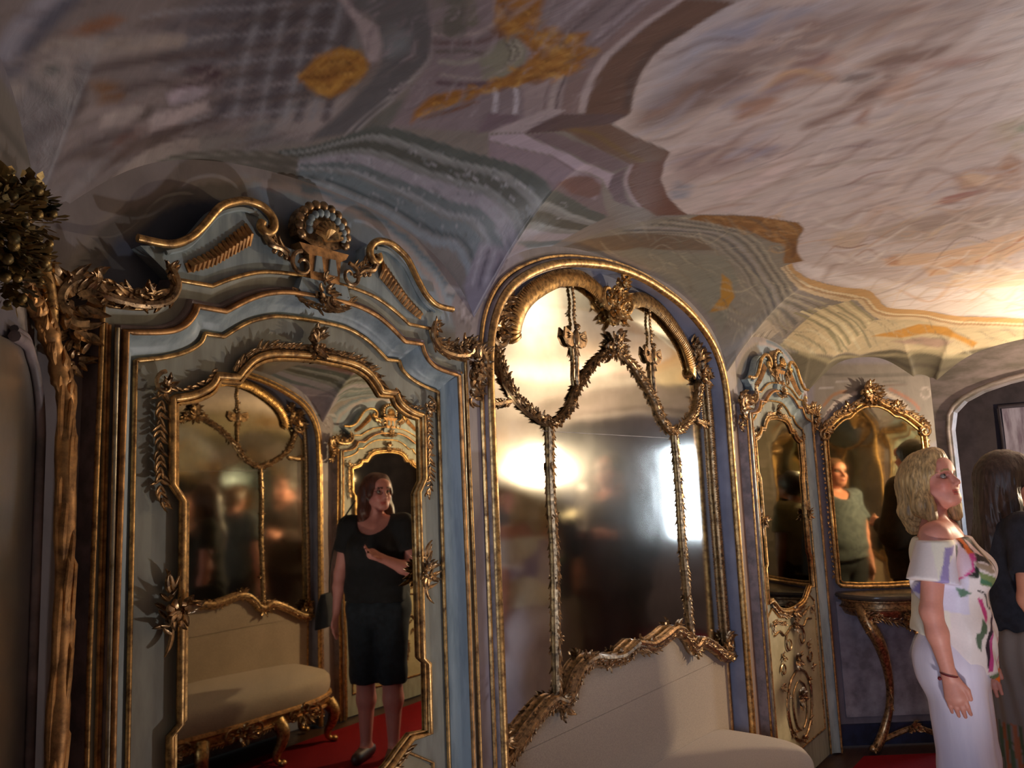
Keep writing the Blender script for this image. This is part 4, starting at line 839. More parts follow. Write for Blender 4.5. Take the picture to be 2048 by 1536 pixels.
def make_niche_mirror():
    t = empty('arched_niche_mirror'); w0 = -.075
    gl = mirror_full([(0, 2.40), (.13, 2.41), (.24, 2.41), (.38, 2.40), (.52, 2.34), (.62, 2.28), (.70, 2.20), (.80, 2.10), (.90, 2.0), (.90, .80), (.73, .83), (.53, .86), (.42, .95), (.24, .95), (0, .965)])
    MB().prism(gl, -.081, w0).build('mirror_glass', NICHEM, t, False)
    w = w0+.007
    for s in (-1, 1):
        rr = random.Random(60+s); f = lambda L: smooth_curve([(s*u, v) for u, v in L], 5)
        T_ = f(TOPB); m = MB()
        ribband(m, T_, w+.006, .066, .012, .008); flat_tube(m, [(u, v) for u, v in T_], .012, w, 7); leafband(m, [(u+s*.02, v+.028) for u, v in T_[3:-8]], w, .022, .007, .011, -s, rr, .9)
        m.build('gadrooned_arch', GILT, t)
        m = MB(); L_ = f(LOOP); flat_tube(m, L_, .015, w, 7); leafband(m, L_, w+.004, .032, .013, .011, 0, rr, .75); leafband(m, L_, w+.010, .028, .011, .014, 0, rr, .3); m.build('branch_loop', GILTD, t)
        m = MB(); S_ = [(s*.505, 1.832), (s*.515, 1.6), (s*.512, 1.35), (s*.525, 1.12), (s*.535, .87)]
        S_ = smooth_curve(S_, 8); flat_tube(m, S_, .0125, w, 7); leafband(m, S_, w+.006, .034, .009, .016, 0, rr, .28)
        for v in (1.68, 1.50, 1.28, 1.08): cluster(m, s*.514, v, w, .024, 8, rr)
        m.build('branch_stem', GILTD, t)
        m = MB(); R_ = [(s*.885, 2.12), (s*.898, 1.9), (s*.895, 1.6), (s*.90, 1.3), (s*.905, .95), (s*.91, .80)]
        R_ = smooth_curve(R_, 6); flat_tube(m, R_, .016, w+.004, 8); ribband(m, R_, w+.006, .024, .012, .005); leafband(m, R_, w, .022, .008, .018, -s, rr, 1.0); m.build('side_stile', GILTD, t)
        m = MB(); cluster(m, s*.80, 2.20, w, .085, 26, rr); cluster(m, s*.84, 2.12, w+.01, .07, 22, rr); cluster(m, s*.76, 2.26, w, .06, 16, rr)
        scroll(m, spiral(s*.83, 2.12, .05, .014, 0, s*1.1, 18), w+.03, .010, .006)
        leafband(m, [(s*.74, 1.90), (s*.82, 1.885), (s*.895, 1.89)], w, .034, .010, .015, 0, rr); flat_tube(m, [(s*.74, 1.90), (s*.82, 1.885), (s*.895, 1.89)], .010, w, 6)
        m.build('corner_foliage', GILTD, t)
        m = MB(); B_ = f(BOT); flat_tube(m, B_, .027, w+.010, 9); flat_tube(m, [(u, v+.014) for u, v in B_], .012, w+.028, 7); leafband(m, B_, w+.010, .040, .014, .013, 0, rr, .9); leafband(m, B_, w+.030, .034, .010, .014, 0, rr, .35)
        cluster(m, s*.525, .862, w+.012, .055, 18, rr); cluster(m, s*.36, .985, w+.01, .045, 14, rr); cluster(m, s*.12, .955, w+.01, .04, 12, rr)
        scroll(m, spiral(s*.89, .81, .045, .010, pi/2, s*-1.3, 20), w+.02, .011, .006); cluster(m, s*.885, .83, w+.01, .06, 18, rr); m.build('bottom_rail', GILTD, t)
        # carved bird pendant
        b = empty('bird_pendant', parent=t); m = MB()
        for k in range(11): m.ball(U(s*(.315+.004*sin(k)), 2.395-.0165*k, w+.004), (.0095, .006, .0105), 7, 5)
        cluster(m, s*.318, 2.27, w+.004, .02, 6, rr); m.build('chain', GILTD, b)
        m = MB(); c = (s*.318, 2.168); m.ball(U(c[0], c[1], w+.010), (.020, .014, .038), 8, 6); m.ball(U(c[0]-s*.004, c[1]+.046, w+.014), .014, 7, 5)
        for q in (-1, 1):
            m.prism([(c[0]+q*.010, c[1]+.018), (c[0]+q*.040, c[1]+.026), (c[0]+q*.072, c[1]+.040), (c[0]+q*.082, c[1]+.0), (c[0]+q*.062, c[1]-.026), (c[0]+q*.036, c[1]-.034), (c[0]+q*.012, c[1]-.026)], w+.002, w+.010)
            for k in range(3): leaf(m, c[0]+q*.028, c[1]+.012, w+.012, (0 if q > 0 else pi)+q*(-.5+.35*k), .036, .008, 0, .3, 3)
        for k in range(4): leaf(m, c[0], c[1]-.02, w+.008, -pi/2-.35+.23*k, .050, .008, 0, .3, 3)
        m.build('bird', GILTD, b)
        m = MB(); flat_tube(m, smooth_curve([(s*.318, 2.14), (s*.312, 2.08), (s*.318, 2.02), (s*.31, 1.97)], 4), .008, w+.004, 6); leafband(m, [(s*.318, 2.11), (s*.316, 1.98)], w, .02, .006, .014, 0, rr, .8); m.build('twig', GILTD, b)
    rr = random.Random(91); m = MB(); cluster(m, 0, 2.33, w+.01, .075, 26, rr); cluster(m, 0, 2.40, w+.02, .07, 26, rr); cluster(m, .0, 2.455, w+.05, .055, 22, rr); cluster(m, -.06, 2.375, w+.02, .05, 14, rr)
    for s in (-1, 1): scroll(m, spiral(s*.075, 2.375, .05, .012, -pi/2, s*1.2, 18), w+.02, .012, .006); scroll(m, spiral(s*.05, 2.30, .03, .008, pi/2, s*1.1, 14), w+.014, .010, .005)
    m.build('top_crest', GILT, t)
    m = MB(); cluster(m, 0, 2.19, w+.005, .06, 22, rr, pi/2); cluster(m, 0, 2.165, w+.005, .055, 16, rr); cluster(m, -.06, 2.15, w, .04, 12, rr, pi/2); cluster(m, .06, 2.15, w, .04, 12, rr, pi/2); m.build('centre_crest', GILTD, t)
    # three seams between the glass plates
    m = MB(); m.box(U(-.06, 1.805, w0+.001), (1.0, .002, .002)); m.build('plate_joint', MAUVE, t)
    return t
def make_panel():
    t = empty('upholstered_wall_panel')
    bt = smooth_curve(BOT, 4); poly = mirror_full(bt+[(.905, .76), (.905, .25)])
    m = MB(); m.prism(poly, -.082, -.072); m.build('beige_cloth', FAB, t, False)
    m = MB()
    for s in (-1, 1): flat_tube(m, [(s*.905, .80), (s*.905, .5), (s*.905, .25)], .009, -.072, 7)
    m.build('gilt_rod', GILTP, t); return t
def make_sofa():
    t = empty('gilt_sofa'); n = 40
    def outline(k, z, w_off=0): # rounded DW-shaped seat: straight back, softly bowed front
        P = []
        for i in range(n+1):
            a = pi*i/n; u = -cos(a)*.86*k; w = -.07+(.55*k)*(sin(a)**.42)
            P.append(U(u, z, w+w_off))
        return P
    m = MB(); rows = []
    for k, z in ((.985, .315), (1.0, .335), (1.005, .375), (1.0, .41), (.975, .435), (.92, .452), (.8, .466), (.55, .476), (.2, .48), (.02, .481)): rows.append(outline(k, z))
    m.grid(rows); m.build('seat_cushion', FAB, t)
    m = MB()
    for k, z, r in ((1.0, .305, .016), (1.0, .245, .012)): m.tube(outline(k, z), r, 7)
    m.grid([outline(.985, .31), outline(.995, .28), outline(.985, .24)]); m.build('gilt_rail', GILTP, t)
    m = MB(); rr = random.Random(8)
    for u, w in ((0, .49), (-.45, .47), (.45, .47)):
        cluster(m, u, .262, w, .075, 22, rr)
        for s in (-1, 1): scroll(m, spiral(u+s*.09, .262, .04, .01, pi/2, s*-1.1, 16), w, .009, .005)
    leafband(m, [(-.6, .235), (-.3, .255), (0, .225), (.3, .255), (.6, .235)], .48, .03, .009, .02, 0, rr, 1); m.build('apron_carving', GILTD, t)
    for u, w in ((-.74, .34), (.74, .34), (-.78, .0), (.78, .0), (-.25, .45), (.25, .45)):
        s = 1 if u > 0 else -1; m = MB()
        P = [U(u, .26, w), U(u+s*.02, .20, w+.035), U(u+s*.012, .13, w+.03), U(u-s*.005, .07, w+.005), U(u+s*.0, .03, w+.005), U(u+s*.02, .016, w+.03)]
        P = smooth_curve(P, 4); k = len(P)-1; m.tube(P, [.036*(1-i/k)**1.2+.013 for i in range(k+1)], 9); m.ball(U(u+s*.024, .02, w+.034), (.022, .022, .018), 9, 6)
        m.build('cabriole_leg', GILT, t)
    return t
tr, rv = make_niche(0); nm = make_niche_mirror(); up = make_panel(); sf = make_sofa()
ncopy = [copy_tree(o) for o in (tr, rv, nm, up, sf)]
for o in (tr, rv, nm, up, sf): place(o, (CX, DW, 0), 0)
for o in ncopy: place(o, (CX, YO, 0), pi)
ncopy[0].name = 'trim_2'; ncopy[1].name = 'wall_niche_reveal_opposite'
for a, b, cat, g, l1, l2 in ((nm, ncopy[2], 'mirror', 'mirrors in the two sofa niches', 'large arched niche mirror framed in gilt branches with two hanging birds', 'arched niche mirror on the opposite wall, seen only in reflection'),
                             (up, ncopy[3], 'panel', 'cloth panels behind the sofas', 'beige upholstered panel under the arched niche mirror, part in shadow', 'beige upholstered panel behind the reflected sofa'),
                             (sf, ncopy[4], 'sofa', 'gilt sofas in the niches', 'beige rounded sofa seat below the arched niche mirror', 'beige gilt legged sofa seen reflected in the near door mirror')):
    tagit(a, l1, cat, g); tagit(b, l2, cat, g)
# ---------------------------------------------------------------- canted corner kit: tall console mirror
CMK = [(0, 2.055), (.05, 2.05), (.11, 2.02), (.15, 1.985), (.19, 1.975), (.235, 1.945), (.285, 1.90), (.315, 1.875), (.318, 1.80), (.318, .955), (.30, .935), (.2, .925), (0, .92)]
def make_cant_mirror():
    t = empty('console_mirror'); P = mirror_full(smooth_curve(CMK[:8], 4)+CMK[8:]); rr = random.Random(17)
    MB().prism(P, .004, .014).build('mirror_glass', DARKM, t, False)
    m = MB(); flat_tube(m, P+[P[0]], .012, .022, 8); flat_tube(m, [(u*.93, (v-1.4)*.96+1.4) for u, v in P+[P[0]]], .006, .018, 6); m.build('gilt_frame', GILT, t)
    m = MB(); T_ = P[8:-8] if len(P) > 30 else P
    leafband(m, [(u*1.05, v+.02) for u, v in P if v > 1.86], .02, .045, .014, .016, 0, rr, 1); cluster(m, 0, 2.10, .03, .085, 30, rr); cluster(m, 0, 2.16, .03, .05, 16, rr)
    for s in (-1, 1): cluster(m, s*.30, 1.90, .02, .05, 14, rr); cluster(m, s*.15, 2.02, .02, .05, 14, rr); scroll(m, spiral(s*.31, 1.86, .04, .01, pi/2, s*-1.2, 16), .03, .010, .006)
    m.build('carved_crest', GILTD, t)
    m = MB()
    for s in (-1, 1): leafband(m, [(s*.335, 1.84), (s*.337, 1.4), (s*.335, .97)], .016, .02, .008, .03, 0, rr, .5)
    m.build('side_foliage', GILTD, t); return t
cm = make_cant_mirror()
CML = ['tall gilt mirror above the console table in the far corner', 'gilt corner mirror at the far end of the opposite wall', 'pale mirror cut off at the left edge beside the gilt palm tree', 'gilt corner mirror behind the viewer on the opposite wall']
def make_plain_mirror():
    t = empty('corner_mirror'); a = .0; e = (XR-XL)*0+.39
    def pos(px, py):
        d = pix_ray(px, py); n_, l_, r_ = K[2]; u = Vector((cos(r_), sin(r_), 0)); nn = Vector((sin(r_), -cos(r_), 0)); t_ = (nn.dot(Vector(l_)-Vector(EYE)))/nn.dot(Vector(d)); p = Vector(EYE)+Vector(d)*t_
        return (p-Vector(l_)).dot(u)-NL/2, p.z
    r0, z0 = pos(52, 1000); z1 = pos(20, 725)[1]
    P = smooth_curve([(r0-.62, z1), (r0-.16, z1+.03), (r0-.07, z1+.01), (r0-.02, z1-.05), (r0, z1-.12)], 5)+[(r0, .3), (r0-.62, .3)]
    MB().prism(P, .004, .012).build('mirror_glass', HAZYM, t, False)
    m = MB(); Q = P[5:-1]; flat_tube(m, [(u+.010, v+.008) for u, v in Q], .010, .016, 8); flat_tube(m, [(u+.028, v+.024) for u, v in Q], .007, .010, 8); m.build('grey_frame', MAUVE, t)
    return t
for i, (n_, l_, r_) in enumerate(K):
    o = cm if i == 0 else make_plain_mirror() if i == 2 else copy_tree(cm)
    place(o, (l_[0]+cos(r_)*NL/2, l_[1]+sin(r_)*NL/2, 0), r_); tagit(o, CML[i], 'mirror', None if i == 2 else 'mirrors in the canted corners')
for i, (n_, l_, r_) in enumerate(K[:2]):
    m = MB(); m.prism([(-NL/2+.01, 0), (NL/2-.01, 0), (NL/2-.01, .12), (-NL/2+.01, .12)], 0, .018); o = m.build('baseboard_back_%s' % ('left' if i == 0 else 'right'), PLINTH, smooth=False, kind='structure')
    place(o, (l_[0]+cos(r_)*NL/2, l_[1]+sin(r_)*NL/2, 0), r_)
    m = MB(); m.prism([(-NL/2+.06, .16), (NL/2-.06, .16), (NL/2-.06, .84), (-NL/2+.06, .84)], 0, .008); o2 = m.build('wainscot_panel', mat_simple('grey_blue_dado_paint', srgb((158, 154, 164)), srgb((120, 114, 122)), .6, scale=8), smooth=False, kind='structure'); place(o2, o.location, r_)
for s, nm_ in ((DW-.005, 'baseboard_left'), (YO+.005, 'baseboard_right')):
    m = MB()
    for a, b in ((XL, .70), (1.84, 1.95), (3.89, 3.99), (5.12, XR)):
        if b > a: m.box(((a+b)/2, s-.004*(1 if s > 0 else -1), .06), (b-a, .02, .12))
    m.build(nm_, PLINTH, smooth=False, kind='structure')
def make_console():
    t = empty('console_table'); rr = random.Random(23); hw = .31
    def edge(k, z, dd=0): return [U(-hw*k*cos(pi*i/24)*(1+.05*cos(pi*i/12*3)), z, .02+(.27*k+dd)*sin(pi*i/24)**.55) for i in range(25)]
    m = MB(); rows = [edge(.97, .868), edge(1.03, .872), edge(1.05, .885), edge(1.03, .898), edge(.97, .902), edge(.6, .903), edge(.02, .903)]; m.grid(rows); m.build('marble_top', MARBLE, t)
    m = MB(); m.grid([edge(.96, .868), edge(.93, .84), edge(.96, .82), edge(.92, .79), edge(.88, .77)])
    for z, r in ((.862, .009), (.818, .006)): m.tube(edge(.97, z), r, 6)
    m.build('gilt_apron', GILTD, t)
    m = MB(); cluster(m, 0, .745, .27, .075, 26, rr); leafband(m, [(-.25, .80), (-.15, .765), (0, .73), (.15, .765), (.25, .80)], .24, .035, .011, .016, 0, rr, 1); m.build('apron_carving', GILTD, t)
    for s in (-1, 1):
        P = smooth_curve([U(s*.25, .82, .16), U(s*.235, .74, .215), U(s*.19, .64, .225), U(s*.15, .52, .20), U(s*.125, .38, .17), U(s*.13, .24, .145), U(s*.17, .12, .14), U(s*.215, .05, .155), U(s*.245, .02, .165)], 5)
        k = len(P)-1; m = MB(); m.tube(P, [.036-.016*i/k+.006*sin(9*i/k) for i in range(k+1)], 9)
        cluster(m, s*.24, .74, .23, .06, 18, rr); cluster(m, s*.17, .60, .22, .04, 12, rr); m.ball(U(s*.25, .024, .165), (.03, .026, .024), 9, 6); cluster(m, s*.24, .03, .18, .03, 8, rr)
        leafband(m, [(s*.15, .52), (s*.125, .38), (s*.13, .24)], .185, .02, .007, .02, 0, rr, .5); m.build('cabriole_leg', GILTD, t)
    m = MB(); m.tube(smooth_curve([U(-.2, .06, .15), U(-.1, .10, .15), U(0, .13, .16), U(.1, .10, .15), U(.2, .06, .15)], 5), .016, 7); cluster(m, 0, .13, .16, .06, 18, rr); m.build('stretcher', GILTD, t)
    return t
ct = make_console()
for i, (n_, l_, r_) in enumerate(K[:2]):
    o = ct if i == 0 else copy_tree(ct); place(o, (l_[0]+cos(r_)*NL/2, l_[1]+sin(r_)*NL/2, 0), r_)
    tagit(o, ['carved gilt console table with marble top below the far corner mirror', 'carved gilt console table in the opposite far corner, out of direct view'][i], 'table', 'console tables in the far corners')
# ---------------------------------------------------------------- gilded palm tree in the near corner
def palm():
    t = empty('carved_palm_tree', (0, 0, 0), label='dark gilt carved palm tree with leafy top in the corner left of the door', cat='carving')
    rr = random.Random(4); yp = D-.03
    W3 = lambda px, py, y=yp: (lambda q: (q[0], y, q[1]))(on_wall(px, py, y))
    b0 = W3(128, 1000); P = [(b0[0], yp, 0), (b0[0]+.003, yp, .5), (b0[0]-.003, yp, 1.0), (b0[0]+.003, yp, 1.4), W3(132, 840), W3(118, 740), W3(96, 665), W3(72, 615), W3(48, 575), W3(30, 540)]
    P = smooth_curve(P, 8); k = len(P)-1; m = MB()
    m.tube(P, [.0165+.0022*sin(i*.7)+.0016*sin(i*1.9) for i in range(k+1)], 14)
    for i in range(0, k-5, 2):
        for s in range(2):
            p = P[i]; a = rr.uniform(-2.9, -.2); n3 = rr.randint(2, 4); q = P[min(k, i+n3)]; r = .0125
            m.tube([(p[0]+r*cos(a), p[1]+r*sin(a), p[2]), ((p[0]+q[0])/2+(r+.003)*cos(a), (p[1]+q[1])/2+(r+.003)*sin(a), (p[2]+q[2])/2), (q[0]+(r+.006)*cos(a+.2), q[1]+(r+.006)*sin(a+.2), q[2]), (q[0]+(r)*cos(a+.25), q[1]+(r)*sin(a+.25), q[2]+.02)], [.002, .0055, .0045, .001], 6)
    m.build('trunk', GILTP, t)
    m = MB(); q1 = smooth_curve([W3(118, 740), W3(104, 660), W3(100, 600), W3(88, 540), W3(60, 500)], 6); m.tube(q1, [.013]*len(q1), 8); q1 = smooth_curve([W3(60, 600), W3(44, 540), W3(48, 470), W3(58, 430)], 6); m.tube(q1, [.010+.004*sin(i*.8) for i in range(len(q1))], 8); m.build('branch', GILT, t)
    m = MB(); cl = [(W3(42, 440, 1.44), .055), (W3(2, 420, 1.32), .06), (W3(60, 400, 1.42), .03), (W3(20, 500, 1.33), .05), (W3(-30, 450, 1.3), .06), (W3(22, 560, 1.36), .04), (W3(60, 520, 1.47), .03)]
    for i in range(900):
        c, r = cl[i % len(cl)]; c = Vector(c)
        d = Vector((rr.gauss(0, 1), rr.gauss(0, 1)-.3, rr.gauss(0, 1))); d.normalize(); p = c+d*r*rr.uniform(.3, 1)
        q = p+d*rr.uniform(.012, .028); sd = d.cross(Vector((0, 0, 1))).normalized()*rr.uniform(.005, .010)
        if max(p.y, q.y) > DW-.012: continue
        m.add([p-sd*.4, p+sd*.4, (p+q)/2+sd+d*.004, q, (p+q)/2-sd+d*.004], [(0, 1, 2, 4), (4, 2, 3)])
    for i in range(40):
        c, r = cl[i % len(cl)]; d = Vector((rr.gauss(0, 1), -abs(rr.gauss(0, 1)), rr.gauss(0, 1))).normalized(); m.ball(tuple(Vector(c)+d*r), rr.uniform(.006, .010), 7, 5)
    o = m.build('leaf_crown', mat_gilt('green_gilt_leaves', (.38, .25, .09), (.025, .03, .02), .42, 26), t); o['kind'] = 'stuff'
palm()
# ---------------------------------------------------------------- lamp
def lamp():
    t = empty('standing_lamp', (LAMP[0], LAMP[1], 0), label='black standing lamp with a bare bulb by the far archway, seen reflected', cat='lamp')
    BLK = mat_simple('black_metal', (.01, .01, .01), rough=.4, bumps=0)
    m = MB(); m.lathe([(.0, 0), (.12, 0), (.12, .012), (.02, .03), (.011, .05), (.009, 1.66), (.0, 1.66)], n=16); m.build('stand', BLK, t)
    bm, tt, b = nt('lit_bulb'); b.inputs['Emission Color'].default_value = (1, .85, .62, 1); b.inputs['Emission Strength'].default_value = 30; b.inputs['Base Color'].default_value = (1, 1, 1, 1)
    m = MB(); m.ball((0, 0, 1.735), (.022, .022, .030), 12, 8); o = m.build('bulb', bm, t); o.visible_shadow = True
    m = MB(); m.lathe([(.0, 1.65), (.02, 1.65), (.022, 1.70), (.018, 1.708), (0, 1.708)], n=12); m.build('socket', BLK, t)
lamp()
def uplight():  # body for the added ceiling fill, an assumed fixture
    t = empty('unseen_fill_uplight', (2.3, .05, 0.003), label='unseen floor uplight added to fill the ceiling, below the frame', cat='lamp')
    m = MB(); m.lathe([(0, 0), (.07, 0), (.07, .01), (.055, .02), (.055, .085), (.048, .085), (.045, .05), (0, .05)], n=18); m.build('housing', bpy.data.materials['black_metal'], t)
uplight()
# ---------------------------------------------------------------- people: bodies grown from blended volumes as one continuous surface
def axis(lo, hi, step, fine=()):
    out = [lo]
    while out[-1] < hi:
        s = step
        for a, b, f in fine:
            if a-step < out[-1] < b: s = min(s, f)
        out.append(out[-1]+s)
    return np.array(out, np.float32)
class Field:
    def __init__(s, ax, ay, az): s.ax = (ax, ay, az); s.d = np.full((len(ax), len(ay), len(az)), .2, np.float32)
    def _sl(s, lo, hi):
        return tuple(slice(max(0, int(np.searchsorted(A, l))-1), int(np.searchsorted(A, h))+1) for A, l, h in zip(s.ax, lo, hi))
    def _g(s, sl): return np.meshgrid(*[A[k] for A, k in zip(s.ax, sl)], indexing='ij')
    def _mix(s, sl, e, k, sub=False):
        d = s.d[sl]
        if sub:
            h = np.clip(.5-.5*(d+e)/k, 0, 1); s.d[sl] = d*(1-h)-e*h+k*h*(1-h)
        else:
            h = np.clip(.5+.5*(e-d)/k, 0, 1); s.d[sl] = e*(1-h)+d*h-k*h*(1-h)
    def rc(s, a, b, r1, r2, k=.03, sub=False, sq=None):      # tapered limb; sq flattens sideways
        a = np.array(a, float); b = np.array(b, float); m = max(r1, r2)+.09
        if sq: m = m*max(sq)
        sl = s._sl(np.minimum(a, b)-m, np.maximum(a, b)+m); X, Y, Z = s._g(sl)
        if X.size == 0: return s
        px, py, pz = X-a[0], Y-a[1], Z-a[2]; v = b-a; L2 = (v@v)+1e-9
        t = np.clip((px*v[0]+py*v[1]+pz*v[2])/L2, 0, 1); r = r1+(r2-r1)*t
        qx, qy, qz = px-t*v[0], py-t*v[1], pz-t*v[2]
        if sq: qx, qy = qx/sq[0], qy/sq[1]
        s._mix(sl, np.sqrt(qx*qx+qy*qy+qz*qz)-r, k, sub); return s
    def el(s, c, r, k=.03, R=None, sub=False):
        c = np.array(c, float); m = max(r)+.08; sl = s._sl(c-m, c+m); X, Y, Z = s._g(sl)
        if X.size == 0: return s
        p = np.stack([X-c[0], Y-c[1], Z-c[2]], -1)
        if R is not None: p = p @ R
        q = p/np.array(r); n = np.linalg.norm(q, axis=-1); g = np.linalg.norm(q/np.array(r), axis=-1)+1e-9
        s._mix(sl, n*(n-1)/g, k, sub); return s
    def fn(s, f, lo, hi, k=.01, sub=False):
        sl = s._sl(lo, hi); X, Y, Z = s._g(sl); s._mix(sl, f(X, Y, Z), k, sub); return s
    def cut(s, f):   # keep only where f < 0
        X, Y, Z = s._g((slice(None),)*3); s.d = np.maximum(s.d, f(X, Y, Z).astype(np.float32)); return s
    def mesh(s):
        d = s.d; sg = d < 0; cor = [(i, j, k) for i in (0, 1) for j in (0, 1) for k in (0, 1)]
        n = tuple(q-1 for q in d.shape); sl = lambda o: tuple(slice(o[i], o[i]+n[i]) for i in range(3))
        cnt = sum(sg[sl(o)].astype(np.int8) for o in cor); act = (cnt > 0) & (cnt < 8)
        I = np.array(np.nonzero(act)); N = I.shape[1]; acc = np.zeros((N, 3)); w = np.zeros(N)
        ed = [(a, b) for a in cor for b in cor if a < b and sum(abs(x-y) for x, y in zip(a, b)) == 1]
        P = lambda o: np.stack([s.ax[i][I[i]+o[i]] for i in range(3)], 1)
        for a, b in ed:
            da = d[I[0]+a[0], I[1]+a[1], I[2]+a[2]]; db = d[I[0]+b[0], I[1]+b[1], I[2]+b[2]]
            c = (da < 0) != (db < 0); t = np.where(c, da/(da-db+1e-12), 0)[:, None]
            acc += np.where(c[:, None], P(a)*(1-t)+P(b)*t, 0); w += c
        V = acc/w[:, None]; idx = np.full(act.shape, -1, int); idx[act] = np.arange(N); F = []
        for ax in range(3):
            u, v = [(1, 2), (2, 0), (0, 1)][ax]; sa = [slice(1, n[i]) for i in range(3)]; sa[ax] = slice(0, n[ax])
            sb = list(sa); sb[ax] = slice(1, n[ax]+1)
            e = sg[tuple(sa)] != sg[tuple(sb)]; q = np.array(np.nonzero(e))
            for i in range(3):
                if i != ax: q[i] += 1
            flip = sg[q[0], q[1], q[2]]
            def at(du, dv):
                r = [q[0].copy(), q[1].copy(), q[2].copy()]; r[u] -= du; r[v] -= dv; return idx[r[0], r[1], r[2]]
            Q = np.stack([at(1, 1), at(0, 1), at(0, 0), at(1, 0)], 1); Q[~flip] = Q[~flip][:, ::-1]; F.append(Q[(Q >= 0).all(1)])
        return V, np.concatenate(F)
def fmesh(name, fld, mat, parent, col=None, S=1.0):
    V, F = fld.mesh(); me = bpy.data.meshes.new(name); me.from_pydata((V*S).tolist(), [], F.tolist()); me.materials.append(mat)
    if col is not None:
        c = np.clip(col(V), 0, 1); a = me.color_attributes.new('pigment', 'FLOAT_COLOR', 'POINT'); a.data.foreach_set('color', np.concatenate([c, np.ones((len(c), 1))], 1).astype('f').ravel())
    me.shade_smooth(); o = bpy.data.objects.new(name, me); COL.objects.link(o); o.parent = parent
    md = o.modifiers.new('smooth', 'SMOOTH'); md.factor = .5; md.iterations = 2
    return o
def attr_mat(name, rough=.6, sss=0, nz=.12, scale=60):
    m, t, b = nt(name); at = t.nodes.new('ShaderNodeAttribute'); at.attribute_name = 'pigment'
    n = t.nodes.new('ShaderNodeTexNoise'); n.inputs['Scale'].default_value = scale; tc = t.nodes.new('ShaderNodeTexCoord'); t.links.new(tc.outputs['Object'], n.inputs['Vector'])
    r = t.nodes.new('ShaderNodeMapRange'); r.inputs[3].default_value = 1-nz; r.inputs[4].default_value = 1+nz; v = t.nodes.new('ShaderNodeVectorMath'); v.operation = 'SCALE'
    t.links.new(n.outputs['Fac'], r.inputs[0]); t.links.new(at.outputs['Color'], v.inputs[0]); t.links.new(r.outputs[0], v.inputs['Scale']); t.links.new(v.outputs[0], b.inputs['Base Color'])
    b.inputs['Roughness'].default_value = rough
    if sss: b.inputs['Subsurface Weight'].default_value = sss; b.inputs['Subsurface Radius'].default_value = (.02, .008, .004)
    return m
SKIN = attr_mat('skin', .5, .15, .08, 90)
PRINT = attr_mat('printed_cloth', .75, 0, .06, 120)
def hair_mat(n, c1, c2): return mat_simple(n, srgb(c1), srgb(c2), .45, scale=34, stretch=(3.2, 3.2, .35), bumps=.5, lo=.35, hi=.65, dist=.004)
def rot(yaw, pitch, roll=0):
    cy, sy, cp, sp, c_, s_ = cos(yaw), sin(yaw), cos(pitch), sin(pitch), cos(roll), sin(roll)
    return np.array([[cy, -sy, 0], [sy, cy, 0], [0, 0, 1]]) @ np.array([[cp, 0, -sp], [0, 1, 0], [sp, 0, cp]]) @ np.array([[1, 0, 0], [0, c_, -s_], [0, s_, c_]])
